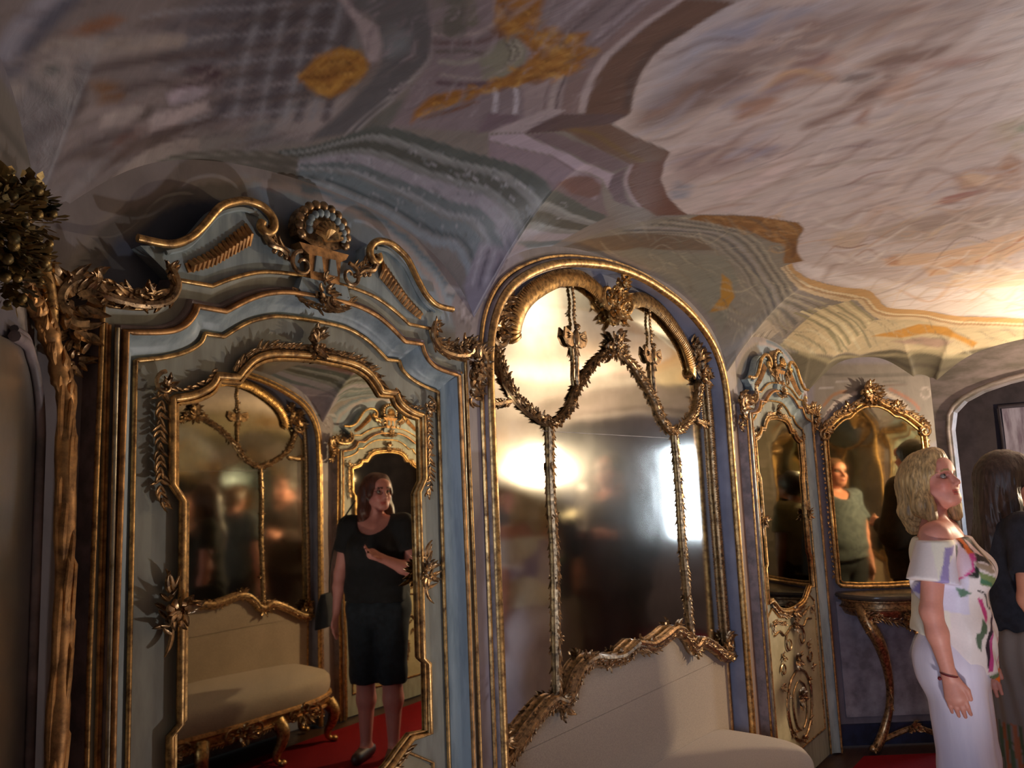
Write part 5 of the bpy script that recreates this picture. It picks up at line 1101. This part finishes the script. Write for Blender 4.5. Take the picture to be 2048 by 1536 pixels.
def make_person(loc, face, height, label, skin=(196, 140, 120), hair=None, hair_len='long', head=(0, 0), arms=None, build=1.0, top=None, bottom=None, fine=False, group=None, bust=.02, glasses=False, hat=None):
    """local frame: x forward, y left, z up; modelled for a 1.70 m figure and scaled"""
    S = height/1.70; t = empty('person', loc, face, label=label, cat='person')
    R = rot(radians(head[0]), radians(head[1])); hc = np.array([.012, 0, 1.585]); nk = np.array([-.01, 0, 1.47])
    H = lambda x, y, z: nk+R @ (hc-nk+np.array([x, y, z]))
    arms = arms or {}
    sh = {s: (-.01, s*.165*build**.5, 1.385) for s in (-1, 1)}
    aj = {s: arms.get(s, ((0, s*.225, 1.10), (.03, s*.235, .855))) for s in (-1, 1)}
    st = .0065 if fine else .0095
    hz = [(1.42, 1.75, .0042 if fine else .007)]
    fx_, fy_ = [(-.10, .15, .0042 if fine else .007)], [(-.10, .10, .0042 if fine else .007)]
    xlo, xhi = -.24, .30
    if fine:
        for s in (-1, 1):
            h = aj[s][1]; hz.append((h[2]-.21, h[2]-.02, .0042)); fx_.append((h[0]-.05, h[0]+.07, .0042)); fy_.append((h[1]-.06, h[1]+.06, .0042))
    yl = .42
    B = Field(axis(xlo, xhi, st, fx_), axis(-yl, yl, st, fy_), axis(-.01, 1.78, st*1.15, hz))
    # torso, hips, legs
    b = build
    B.rc((-.005, 0, 1.30), (-.0, 0, 1.16), .118*b, .112*b, .05, sq=(.86, 1.25)); B.rc((0, 0, 1.16), (.0, 0, 1.04), .108*b, .110*b, .05, sq=(.86, 1.18)); B.rc((0, 0, 1.0), (-.01, 0, .92), .125*b, .132*b, .06, sq=(.88, 1.2))
    for s in (-1, 1):
        B.rc(sh[s], (.0, s*.07, 1.40), .052, .050, .05); B.rc((-.035, s*.08, .93), (-.03, s*.085, .86), .085*b, .085*b, .05)
        if bust: B.el((.075*b, s*.068, 1.245), (.05+bust, .062, .06), .04)
        B.rc((0, s*.088, .88), (.005, s*.085, .50), .088*b, .056*b, .04); B.rc((.005, s*.085, .50), (-.012, s*.085, .34), .054*b, .054*b, .03); B.rc((-.012, s*.085, .34), (0, s*.085, .08), .050*b, .034, .03)
        B.rc((-.03, s*.085, .045), (.13, s*.10, .028), .036, .024, .03, sq=(1, 1.1))
        e, h = aj[s]; e = np.array(e, float); h = np.array(h, float)
        B.rc(sh[s], e, .046*b, .036*b, .035); B.rc(e, e+(h-e)*.35, .037*b, .036*b, .02); B.rc(e+(h-e)*.35, h, .036*b, .024, .02)
        d = (h-e)/np.linalg.norm(h-e)
        # palm and five fingers
        side = np.array([0.0, 1, 0])*1.0; fwd = np.array([1.0, 0, 0])-d*d[0]; fwd /= np.linalg.norm(fwd)+1e-9; nr = np.cross(fwd, d)
        if 'palm' in arms: pass
        pc = h+d*.05; B.rc(h, h+d*.075, .024, .033, .015, sq=None if abs(nr[1]) < .8 else (1.15, .62))
        for q, (o_, L_, r_) in enumerate(((.030, .072, .0088), (.011, .080, .0092), (-.009, .075, .0088), (-.027, .060, .0078))):
            a = h+d*.078+fwd*o_; k1 = a+d*L_*.5-nr*.006*s*0+nr*(-s*.006); k2 = a+d*L_*.92+nr*(-s*.022)+fwd*o_*.05
            B.rc(a, k1, r_*1.05, r_, .006); B.rc(k1, k2, r_, r_*.78, .004)
        a = h+d*.022+fwd*.024; B.rc(a, a+d*.035+fwd*.022, .0125, .010, .010); B.rc(a+d*.035+fwd*.022, a+d*.066+fwd*.024, .010, .0082, .004)
    # neck and head
    B.rc((-.028, 0, 1.36), nk+R @ np.array([-.008, 0, .05]), .056, .049, .035)
    B.el(H(-.012, 0, .035), (.094, .074, .086), .02, R); B.el(H(.028, 0, -.035), (.062, .056, .072), .03, R); B.el(H(.060, 0, -.082), (.026, .026, .020), .025, R)
    for s in (-1, 1):
        B.rc(H(.02, s*.052, -.045), H(.055, s*.02, -.078), .018, .018, .025)
        B.el(H(.062, s*.036, -.022), (.022, .021, .022), .02, R); B.el(H(.085, s*.031, .012), (.017, .021, .0125), .010, R, True)
        B.el(H(-.004, s*.073, -.008), (.018, .009, .031), .006, R); B.rc(H(.080, s*.016, .030), H(.074, s*.048, .032), .008, .006, .012)
        B.el(H(.086, s*.010, -.032), (.011, .009, .008), .006, R)
    B.rc(H(.080, 0, .020), H(.105, 0, -.024), .0085, .0105, .010); B.el(H(.074, 0, .055), (.022, .050, .034), .025, R)
    B.el(H(.083, 0, -.054), (.010, .022, .0055), .006, R); B.el(H(.081, 0, -.066), (.010, .019, .0062), .006, R)
    sk = np.array(srgb(skin))
    def scol(V):
        c = np.tile(sk, (len(V), 1)); L = (V-nk) @ R-(hc-nk)
        m = (np.abs(L[:, 1]) < .024) & (np.abs(L[:, 2]+.060) < .0105) & (L[:, 0] > .066); c[m] = sk*np.array([.80, .42, .42])
        m = (np.abs(L[:, 1]) < .020) & (np.abs(L[:, 2]+.0595) < .0022) & (L[:, 0] > .066); c[m] = sk*.25
        br = (np.abs(np.abs(L[:, 1])-.033) < .019) & (np.abs(L[:, 2]-.0335+.18*np.abs(np.abs(L[:, 1])-.030)) < .0042) & (L[:, 0] > .05); c[br] = np.array(srgb(hair or skin))*.45
        ey = (np.hypot((np.abs(L[:, 1])-.031)/.021, (L[:, 2]-.012)/.014) < 1) & (L[:, 0] > .05); c[ey] = c[ey]*np.array([.62, .5, .5])
        ch = np.exp(-((np.abs(L[:, 1])-.042)**2+(L[:, 2]+.03)**2)/.0006)*(L[:, 0] > .02); c *= 1+ch[:, None]*np.array([.06, -.14, -.12])
        return c
    body = fmesh('body', B, SKIN, t, scol, S)
    EYEM = mat_simple('eye_white', srgb((150, 136, 130)), rough=.25, bumps=0) if 'eye_white' not in bpy.data.materials else bpy.data.materials['eye_white']
    IRM = mat_simple('iris', srgb((60, 66, 60)), rough=.15, bumps=0) if 'iris' not in bpy.data.materials else bpy.data.materials['iris']
    for s in (-1, 1):
        m = MB(); m.ball(tuple(H(.0705, s*.031, .011)*S), .0125*S, 12, 8); m.build('eye', EYEM, t)
        m = MB(); m.ball(tuple(H(.0775, s*.0315, .0125)*S), (.0065*S, .0072*S, .0072*S), 10, 6); m.build('iris', IRM, t)
    if glasses:
        m = MB()
        for s in (-1, 1):
            m.tube([tuple(H(.088, s*.032+.022*cos(a), .010+.017*sin(a))*S) for a in np.linspace(0, 2*pi, 15)], .0016, 5); m.tube([tuple(H(.086, s*.053, .014)*S), tuple(H(.0, s*.079, .012)*S)], .0014, 5)
        m.tube([tuple(H(.09, -.010, .014)*S), tuple(H(.09, .010, .014)*S)], .0014, 5); m.build('glasses', bpy.data.materials['black_metal'], t)
    # hair
    if hair:
        hm = hair_mat('hair_%d' % len(bpy.data.materials), hair, tuple(v*.62 for v in hair))
        Hf = Field(axis(-.24, .14, .0055 if fine else .008), axis(-.18, .18, .0055 if fine else .008), axis(1.10, 1.80, .006 if fine else .009))
        Hf.el(H(-.022, 0, .043), (.108, .092, .094), .02, R); Hf.el(H(-.04, 0, -.0), (.09, .088, .09), .03, R)
        if hair_len == 'bob':
            for s in (-1, 1):
                Hf.rc(H(-.02, s*.066, .03), H(-.015, s*.088, -.085), .034, .040, .03); Hf.rc(H(-.015, s*.088, -.085), H(.0, s*.082, -.135), .040, .024, .03)
            Hf.rc(H(-.085, 0, 0), H(-.105, 0, -.09), .07, .062, .04); Hf.rc(H(-.105, -.04, -.09), H(-.125, -.03, -.15), .055, .03, .03); Hf.rc(H(-.105, .04, -.09), H(-.125, .03, -.15), .055, .03, .03)
            Hf.rc(H(.045, -.02, .105), H(.052, -.066, .035), .024, .014, .03); Hf.rc(H(.045, .02, .105), H(.05, .066, .035), .024, .014, .03); Hf.el(H(.01, 0, .105), (.07, .06, .034), .03, R)
        elif hair_len == 'long':
            for s in (-1, 1):
                Hf.rc(H(-.03, s*.07, .03), H(-.03, s*.085, -.10), .034, .036, .03); Hf.rc(H(-.03, s*.085, -.10), (-.035, s*.11, 1.30), .036, .034, .03); Hf.rc((-.035, s*.11, 1.30), (-.02, s*.125, 1.20), .032, .018, .03)
                Hf.rc(H(.03, s*.035, .095), H(.035, s*.074, .0), .020, .014, .03)
            Hf.rc(H(-.08, 0, 0), (-.10, 0, 1.32), .072, .06, .04, sq=(.8, 1.2)); Hf.rc((-.10, 0, 1.34), (-.125, 0, 1.22), .06, .035, .04, sq=(.7, 1.4))
        # keep the face clear
        Hf.el(H(.080, 0, -.030), (.085+.016*fine, .066+.012*fine, .098), .012, R, True); Hf.el(H(.02, 0, -.15), (.08, .055, .07), .01, R, True)
        X, Y, Z = Hf._g((slice(None),)*3); an = np.arctan2(Y, X+.03)
        Hf.d += (.0026*np.sin(an*26+3*np.sin(Z*18))*np.clip((1.72-Z)*6, 0, 1)+.0018*np.sin(an*47+Z*30)).astype(np.float32)
        fmesh('hair', Hf, hm, t, None, S)
    # clothes
    g = .0075 if fine else .011
    if top:
        T = Field(axis(-.25, .30, g), axis(-.40, .40, g), axis(.74, 1.50, g)); e_ = top.get('ease', .012); b2 = b
        T.rc((-.005, 0, 1.30), (0, 0, 1.16), .118*b+e_, .112*b+e_, .05, sq=(.9, 1.25)); T.rc((0, 0, 1.16), (0, 0, 1.02), .110*b+e_*1.6, .118*b+e_*1.6, .05, sq=(.9, 1.2)); T.rc((0, 0, 1.0), (-.01, 0, top.get('hem', .90)), .128*b+e_*1.3, .138*b+e_*1.3, .06, sq=(.92, 1.2))
        for s in (-1, 1):
            if not top.get('off'): T.rc(sh[s], (.0, s*.05, 1.40), .052+e_*.8, .046+e_*.6, .05)
            if bust: T.el((.078*b, s*.066, 1.242), (.056+bust+e_, .070+e_, .066+e_), .05)
            e, h = np.array(aj[s][0], float), np.array(aj[s][1], float); a0 = np.array(sh[s])
            q = top.get('sleeve', .6); k1 = min(q, 1.0)
            if top.get('off'): a0 = a0+(e-a0)*.13+np.array([0, s*.004, 0])
            T.rc(a0, np.array(sh[s])+(e-np.array(sh[s]))*k1, .050*b+e_, (.042*b+e_*1.5)*(1.35 if top.get('off') else 1), .035)
            if q > 1: T.rc(e, e+(h-e)*(q-1), .042*b+e_, .032+e_, .03)
            if q <= 1:
                dd = (e-np.array(sh[s])); dd = dd/np.linalg.norm(dd); pl = np.array(sh[s])+(e-np.array(sh[s]))*k1
                T.cut(lambda X, Y, Z: np.minimum((X-pl[0])*dd[0]+(Y-pl[1])*dd[1]+(Z-pl[2])*dd[2], s*Y-.17*b))
        if top.get('off'):
            T.cut(lambda X, Y, Z: Z-(1.375-.25*np.clip(X, -.2, .2)*.0-np.where(np.abs(Y) > .10, .0, 0)))
        else: T.el((.055, 0, 1.44), top.get('scoop', (.085, .075, .085)), .01, None, True)
        hf = top.get('hemf', lambda X, Y: top.get('hem', .90)+0*X)
        T.cut(lambda X, Y, Z: hf(X, Y)-Z)
        X, Y, Z = T._g((slice(None),)*3); T.d += (.0035*np.sin(Z*55+6*np.sin(Y*14)+X*30)*np.clip((1.25-Z)*4, .1, 1)).astype(np.float32)
        fmesh('top', T, top['mat'], t, top.get('col'), S)
    if bottom:
        e_ = bottom.get('ease', .012); lo = bottom['lo']; G = Field(axis(-.28, .28, g), axis(-.32, .32, g), axis(lo-.02, 1.06, g))
        wst = bottom.get('waist', 1.02); G.rc((0, 0, wst-.04), (-.01, 0, .90), .118*b+e_, .136*b+e_, .05, sq=(.9, 1.2))
        for s in (-1, 1): G.rc((-.035, s*.08, .92), (-.03, s*.085, .86), .088*b+e_, .088*b+e_, .05)
        if bottom['kind'] == 'skirt': G.rc((0, 0, .90), (0, 0, lo-.2), .135*b+e_, .17*b+e_*2, .05, sq=(.95, 1.15))
        else:
            w1 = bottom.get('wide', .0)
            for s in (-1, 1): G.rc((0, s*.088, .88), (.005, s*(.088+w1*.2), .5), .092*b+e_, .066*b+e_+w1*.6, bottom.get('k', .03)); G.rc((.005, s*(.088+w1*.2), .5), (.0, s*(.09+w1*.3), lo-.15), .066*b+e_+w1*.6, .052*b+e_+w1, .03)
        G.cut(lambda X, Y, Z: np.maximum(lo-Z, Z-wst))
        X, Y, Z = G._g((slice(None),)*3); an = np.arctan2(Y, X)
        G.d += (bottom.get('fold', .002)*np.sin(an*(18 if bottom['kind'] == 'skirt' else 9)+2*np.sin(Z*9))).astype(np.float32)
        fmesh(bottom['kind'], G, bottom['mat'], t, bottom.get('col'), S)
    # shoes
    m = MB()
    for s in (-1, 1):
        for z, k in ((0, 1),):
            pass
        F_ = Field(axis(-.10, .19, .009), axis(s*.10-.08, s*.10+.08, .009), axis(-.012, .12, .009)); F_.rc((-.035, s*.085, .040), (.135, s*.102, .028), .045, .034, .03, sq=(1, 1.05)); F_.cut(lambda X, Y, Z: np.maximum(-.002-Z, Z-.066))
        fmesh('shoe', F_, SHOE, t, None, S)
    return t
SHOE = mat_simple('dark_shoe_leather', srgb((60, 34, 34)), rough=.5, bumps=.05)
WHITE = mat_simple('white_linen', srgb((224, 216, 232)), srgb((216, 208, 226)), .85, scale=14, bumps=.12, stretch=(2, 2, .3))
BLACKC = mat_simple('black_jersey', srgb((20, 20, 26)), srgb((12, 12, 16)), .9, scale=30, bumps=.2)
NAVYC = mat_simple('navy_shorts_cloth', srgb((30, 38, 48)), srgb((20, 26, 34)), .9, scale=30, bumps=.2)
TEEC = mat_simple('dark_navy_jersey', srgb((34, 36, 46)), srgb((24, 24, 32)), .9, scale=30, bumps=.2)
BLUEC = mat_simple('slate_blue_shirt_cloth', srgb((80, 90, 98)), srgb((60, 70, 80)), .9, scale=30, bumps=.2)
BROWNC = mat_simple('dark_brown_cloth', srgb((52, 36, 32)), srgb((38, 26, 24)), .9, scale=30, bumps=.2)
BEIGEC = mat_simple('olive_beige_shirt_cloth', srgb((150, 142, 112)), srgb((126, 118, 92)), .9, scale=30, bumps=.2)
# blonde visitor ------------------------------------------------------------------
ZB = 3.25; PXB = 1857; KB = FPX/ZB
def bl(pts): return [((x-.088*(y-943)-PXB)/KB, 1.6-(y-943)/KB) for x, y in pts]
cg = lambda p: cr(1780, 1040, 7.642, p)
cg2 = lambda p: cr(1780, 1240, 7.642, p)
FB = radians(-86.0)
def top_col(V):
    V = V*(1.66/1.70); wx_, wy_ = cos(FB)*V[:, 0]-sin(FB)*V[:, 1], sin(FB)*V[:, 0]+cos(FB)*V[:, 1]
    a = wx_*sin(AZ)-wy_*cos(AZ)
    p = Paint(a, V[:, 2], (226, 214, 212), bl); q = p.poly; so = .004
    q([(1795, 1060), (1845, 1060), (1838, 1250), (1800, 1250)], (230, 224, 208), so)
    q(cg([(290, 330), (380, 330), (480, 310), (470, 420), (350, 450), (290, 700), (260, 1080), (40, 960), (130, 800), (220, 560)]), (150, 136, 186), so)
    q(cg([(470, 310), (640, 280), (700, 1290), (280, 1210), (300, 600), (400, 440)]), (212, 206, 226), so)
    q(cg([(470, 760), (470, 560), (560, 370), (640, 330), (730, 480), (720, 650), (600, 750)]), (222, 196, 212), so)
    q(cg([(520, 320), (590, 320), (570, 400), (480, 520), (500, 400)]), (52, 62, 66), so)
    q(cg([(590, 240), (700, 190), (800, 360), (820, 470), (740, 500), (690, 400)]), (222, 108, 40), so); q(cg([(610, 230), (690, 330), (690, 390), (650, 350)]), (40, 26, 20), so)
    q(cg([(690, 190), (850, 180), (1000, 400), (1040, 640), (900, 560), (780, 560), (820, 470)]), (50, 40, 38), so)
    q(cg([(740, 250), (800, 280), (900, 400), (950, 500), (830, 440)]), (226, 196, 196), so); q(cg([(850, 190), (1010, 400), (1060, 640), (1010, 600), (960, 420)]), (170, 150, 130), so)
    q(cg([(730, 450), (820, 440), (800, 540), (760, 560), (750, 680), (640, 760), (480, 800), (470, 760), (600, 750), (720, 650)]), (206, 70, 140), so)
    q(cg([(780, 560), (1000, 620), (1080, 720), (1000, 740), (850, 660), (770, 640)]), (160, 140, 118), so); q(cg([(770, 600), (820, 680), (800, 780), (640, 760), (740, 690)]), (28, 36, 26), so)
    q(cg([(800, 690), (1000, 760), (1180, 830), (1260, 960), (1240, 1060), (1050, 930), (850, 880)]), (120, 136, 84), so); q(cg([(820, 780), (1000, 850), (1150, 980), (1000, 900), (830, 860)]), (70, 112, 82), so)
    q(cg([(500, 900), (600, 920), (740, 1000), (560, 1040)]), (92, 124, 104), so)
    p.line(cg([(820, 960), (940, 1010), (1040, 1110), (1060, 1220), (1180, 1260)]), (30, 24, 26), .006, .003); p.line(cg([(1130, 1020), (1200, 1180), (1280, 1320)]), (34, 22, 24), .008, .003); p.line(cg([(1060, 560), (1150, 740), (1250, 980), (1270, 1150)]), (60, 60, 44), .010, .004)
    q(cg([(830, 1060), (930, 1100), (1020, 1280), (1020, 1360), (950, 1420), (920, 1250)]), (196, 60, 126), so)
    q(cg([(1180, 1270), (1150, 1400), (1050, 1560), (980, 1560), (1100, 1380)]), (56, 24, 48), so)
    q(cg([(900, 1350), (960, 1440), (940, 1560), (800, 1560)]), (76, 98, 74), so)
    q(cg2([(760, 0), (930, 0), (850, 110), (840, 260), (780, 200), (740, 80)]), (84, 102, 82), so)
    q(cg2([(980, 0), (1090, 0), (1010, 120), (1010, 330), (1060, 520), (960, 500), (910, 220)]), (38, 22, 40), so); q(cg2([(1090, 0), (1060, 160), (1080, 400), (1080, 570), (980, 560), (1000, 300), (1010, 120)]), (186, 60, 130), so)
    p.line(cg2([(1290, 150), (1290, 350), (1200, 560)]), (196, 90, 136), .006, .004)
    q(cg2([(970, 640), (1200, 660), (1340, 560), (1280, 480), (1360, 480), (1360, 760), (1290, 870), (1140, 830), (990, 740)]), (226, 110, 30), so); q(cg2([(980, 610), (1250, 600), (1240, 650), (1130, 690), (990, 660)]), (96, 112, 80), so)
    q(cg2([(1180, 880), (1250, 880), (1230, 1060), (1200, 1060)]), (104, 116, 76), so)
    return p.c
rb = RT0; fwx = np.array([cos(AZ), sin(AZ), 0])
def at_px(px, Z): return fwx*Z*1.0+rb*((px-1024)/FPX*Z)
pb = at_px(PXB, ZB)
bl_w = make_person((pb[0], pb[1], .006), FB, 1.66, 'blonde woman in white trousers and multicoloured print top, looking up', skin=(204, 138, 120), hair=(212, 176, 120), hair_len='bob', head=(-26, 15), fine=True, build=1.04, bust=.022,
    arms={-1: ((-.045, -.225, 1.11), (-.005, -.235, .88)), 1: ((.02, .225, 1.10), (.07, .22, .865))},
    top=dict(mat=PRINT, ease=.017, hem=.80, off=True, sleeve=.62, hemf=lambda X, Y: .985-1.15*np.clip(X, -.02, .19), col=top_col),
    bottom=dict(kind='trousers', mat=WHITE, ease=.012, lo=.07, wide=.03, fold=.0022))
m = MB(); hx = np.array([-.005, -.235, .88])*1.66/1.70
m.tube([tuple(hx+np.array([.0285*cos(a), .0285*sin(a), .004-.006*cos(a)])) for a in np.linspace(0, 2*pi, 21)], .0028, 6); m.ball(tuple(hx+np.array([-.032, -.006, -.012])), .007, 8, 6)
m.build('red_bracelet', mat_simple('dark_red_cord', srgb((110, 20, 30)), rough=.5), bl_w)
# dark haired visitor beside her ---------------------------------------------------
p2 = at_px(1990, 3.5); BRS = [(96, 84, 78)]
def skirt_col(V):
    c = np.tile(np.array(srgb((120, 108, 100))), (len(V), 1)); an = np.arctan2(V[:, 1], V[:, 0]); k = V[:, 2] < .60
    s_ = (np.sin(an*26+V[:, 2]*9) > .2) & k; c[s_] = srgb((150, 84, 48)); s_ = (np.sin(an*26+V[:, 2]*9) < -.6) & k; c[s_] = srgb((70, 84, 56)); return c
dk = make_person((p2[0], p2[1], .006), radians(-62), 1.66, 'dark haired woman in dark tee, cut off by the right edge', skin=(214, 148, 120), hair=(58, 40, 32), hair_len='long', head=(0, -4), build=1.08,
    arms={-1: ((-.06, -.245, 1.11), (.03, -.25, .89)), 1: ((.0, .225, 1.10), (.07, .22, .865))},
    top=dict(mat=TEEC, ease=.014, hem=.90, sleeve=.66), bottom=dict(kind='skirt', mat=PRINT, ease=.02, lo=.12, waist=.97, fold=.006, col=skirt_col))
m = MB(); hx = np.array([.03, -.25, .89])*1.66/1.70
m.tube([tuple(hx+np.array([.028*cos(a), .028*sin(a), .01+.006*cos(a)])) for a in np.linspace(0, 2*pi, 17)], .005, 6); m.build('silver_bracelet', mat_simple('silver', (.8, .78, .72), rough=.25, metal=1, bumps=0), dk)
# woman seen in the near door mirror ------------------------------------------------
bk = make_person((3.60, -.70, .006), radians(152), 1.72, 'woman in black tee and dark knee shorts, seen reflected in near door mirror', skin=(196, 132, 124), hair=(92, 48, 38), hair_len='long', head=(-48, 2), build=1.10, glasses=True,
    arms={-1: ((.02, -.235, 1.10), (.19, -.10, 1.20)), 1: ((.0, .24, 1.10), (.05, .25, .86))},
    top=dict(mat=BLACKC, scoop=(.11, .105, .125), ease=.018, hem=.93, sleeve=.55), bottom=dict(kind='shorts', mat=NAVYC, ease=.012, lo=.44, wide=.004, fold=.003, k=.012))
bag = MB(); bag.box((0, 0, 0), (.20, .07, .15)); bo = empty('shoulder_bag', (3.60+.30*cos(radians(152+100)), -.70+.30*sin(radians(152+100)), .86), radians(152), label='small black bag on the hip of the woman in black tee', cat='bag')
bo.location = (3.60-.345*sin(radians(152)), -.70+.345*cos(radians(152)), .90); bo.scale = (1.45, .9, 1.35)
bm_ = MB(); rows = []
for z, a, c in ((-.085, .05, .022), (-.08, .105, .034), (-.03, .10, .036), (.03, .08, .030), (.07, .05, .018)): rows.append([(a*cos(q), c*sin(q), z) for q in np.linspace(0, 2*pi, 17)[:-1]])
bm_.grid(rows, True); bm_.f.append(tuple(range(16))); bm_.f.append(tuple(range(64, 80))); bm_.build('bag_body', BLACKC, bo)
m = MB(); m.tube(smooth_curve([(-.04, 0, .06), (-.03, -.02, .20), (.03, -.14, .38), (.06, -.27, .50)], 6), .005, 6); m.build('strap', BLACKC, bo)
# other visitors, seen only as reflections in the niche mirror ----------------------
make_person((4.30, -.05, .006), radians(20), 1.74, 'visitor in slate blue shirt and dark trousers, reflected in the niche mirror', skin=(190, 130, 110), hair=(120, 82, 52), hair_len='short', build=1.16, bust=0,
    top=dict(mat=BLUEC, ease=.022, hem=.90, sleeve=.62), bottom=dict(kind='trousers', mat=NAVYC, ease=.016, lo=.07, fold=.002))
make_person((5.42, -.06, .006), radians(-30), 1.64, 'visitor in olive beige shirt, back turned, reflected in the niche mirror', skin=(190, 130, 110), hair=(50, 36, 30), hair_len='short', build=1.14, bust=0,
    top=dict(mat=BEIGEC, ease=.022, hem=.86, sleeve=.62), bottom=dict(kind='trousers', mat=BROWNC, ease=.016, lo=.07, fold=.002))
make_person((5.15, .30, .006), radians(185), 1.82, 'tall visitor in dark brown clothes, reflected in the niche mirror', skin=(196, 136, 118), hair=(36, 28, 26), hair_len='short', build=1.3, bust=0,
    arms={-1: ((.02, -.25, 1.10), (.20, -.14, 1.16)), 1: ((.02, .25, 1.10), (.20, .14, 1.16))},
    top=dict(mat=BROWNC, ease=.03, hem=.80, sleeve=1.8), bottom=dict(kind='trousers', mat=BROWNC, ease=.03, lo=.07, fold=.002))
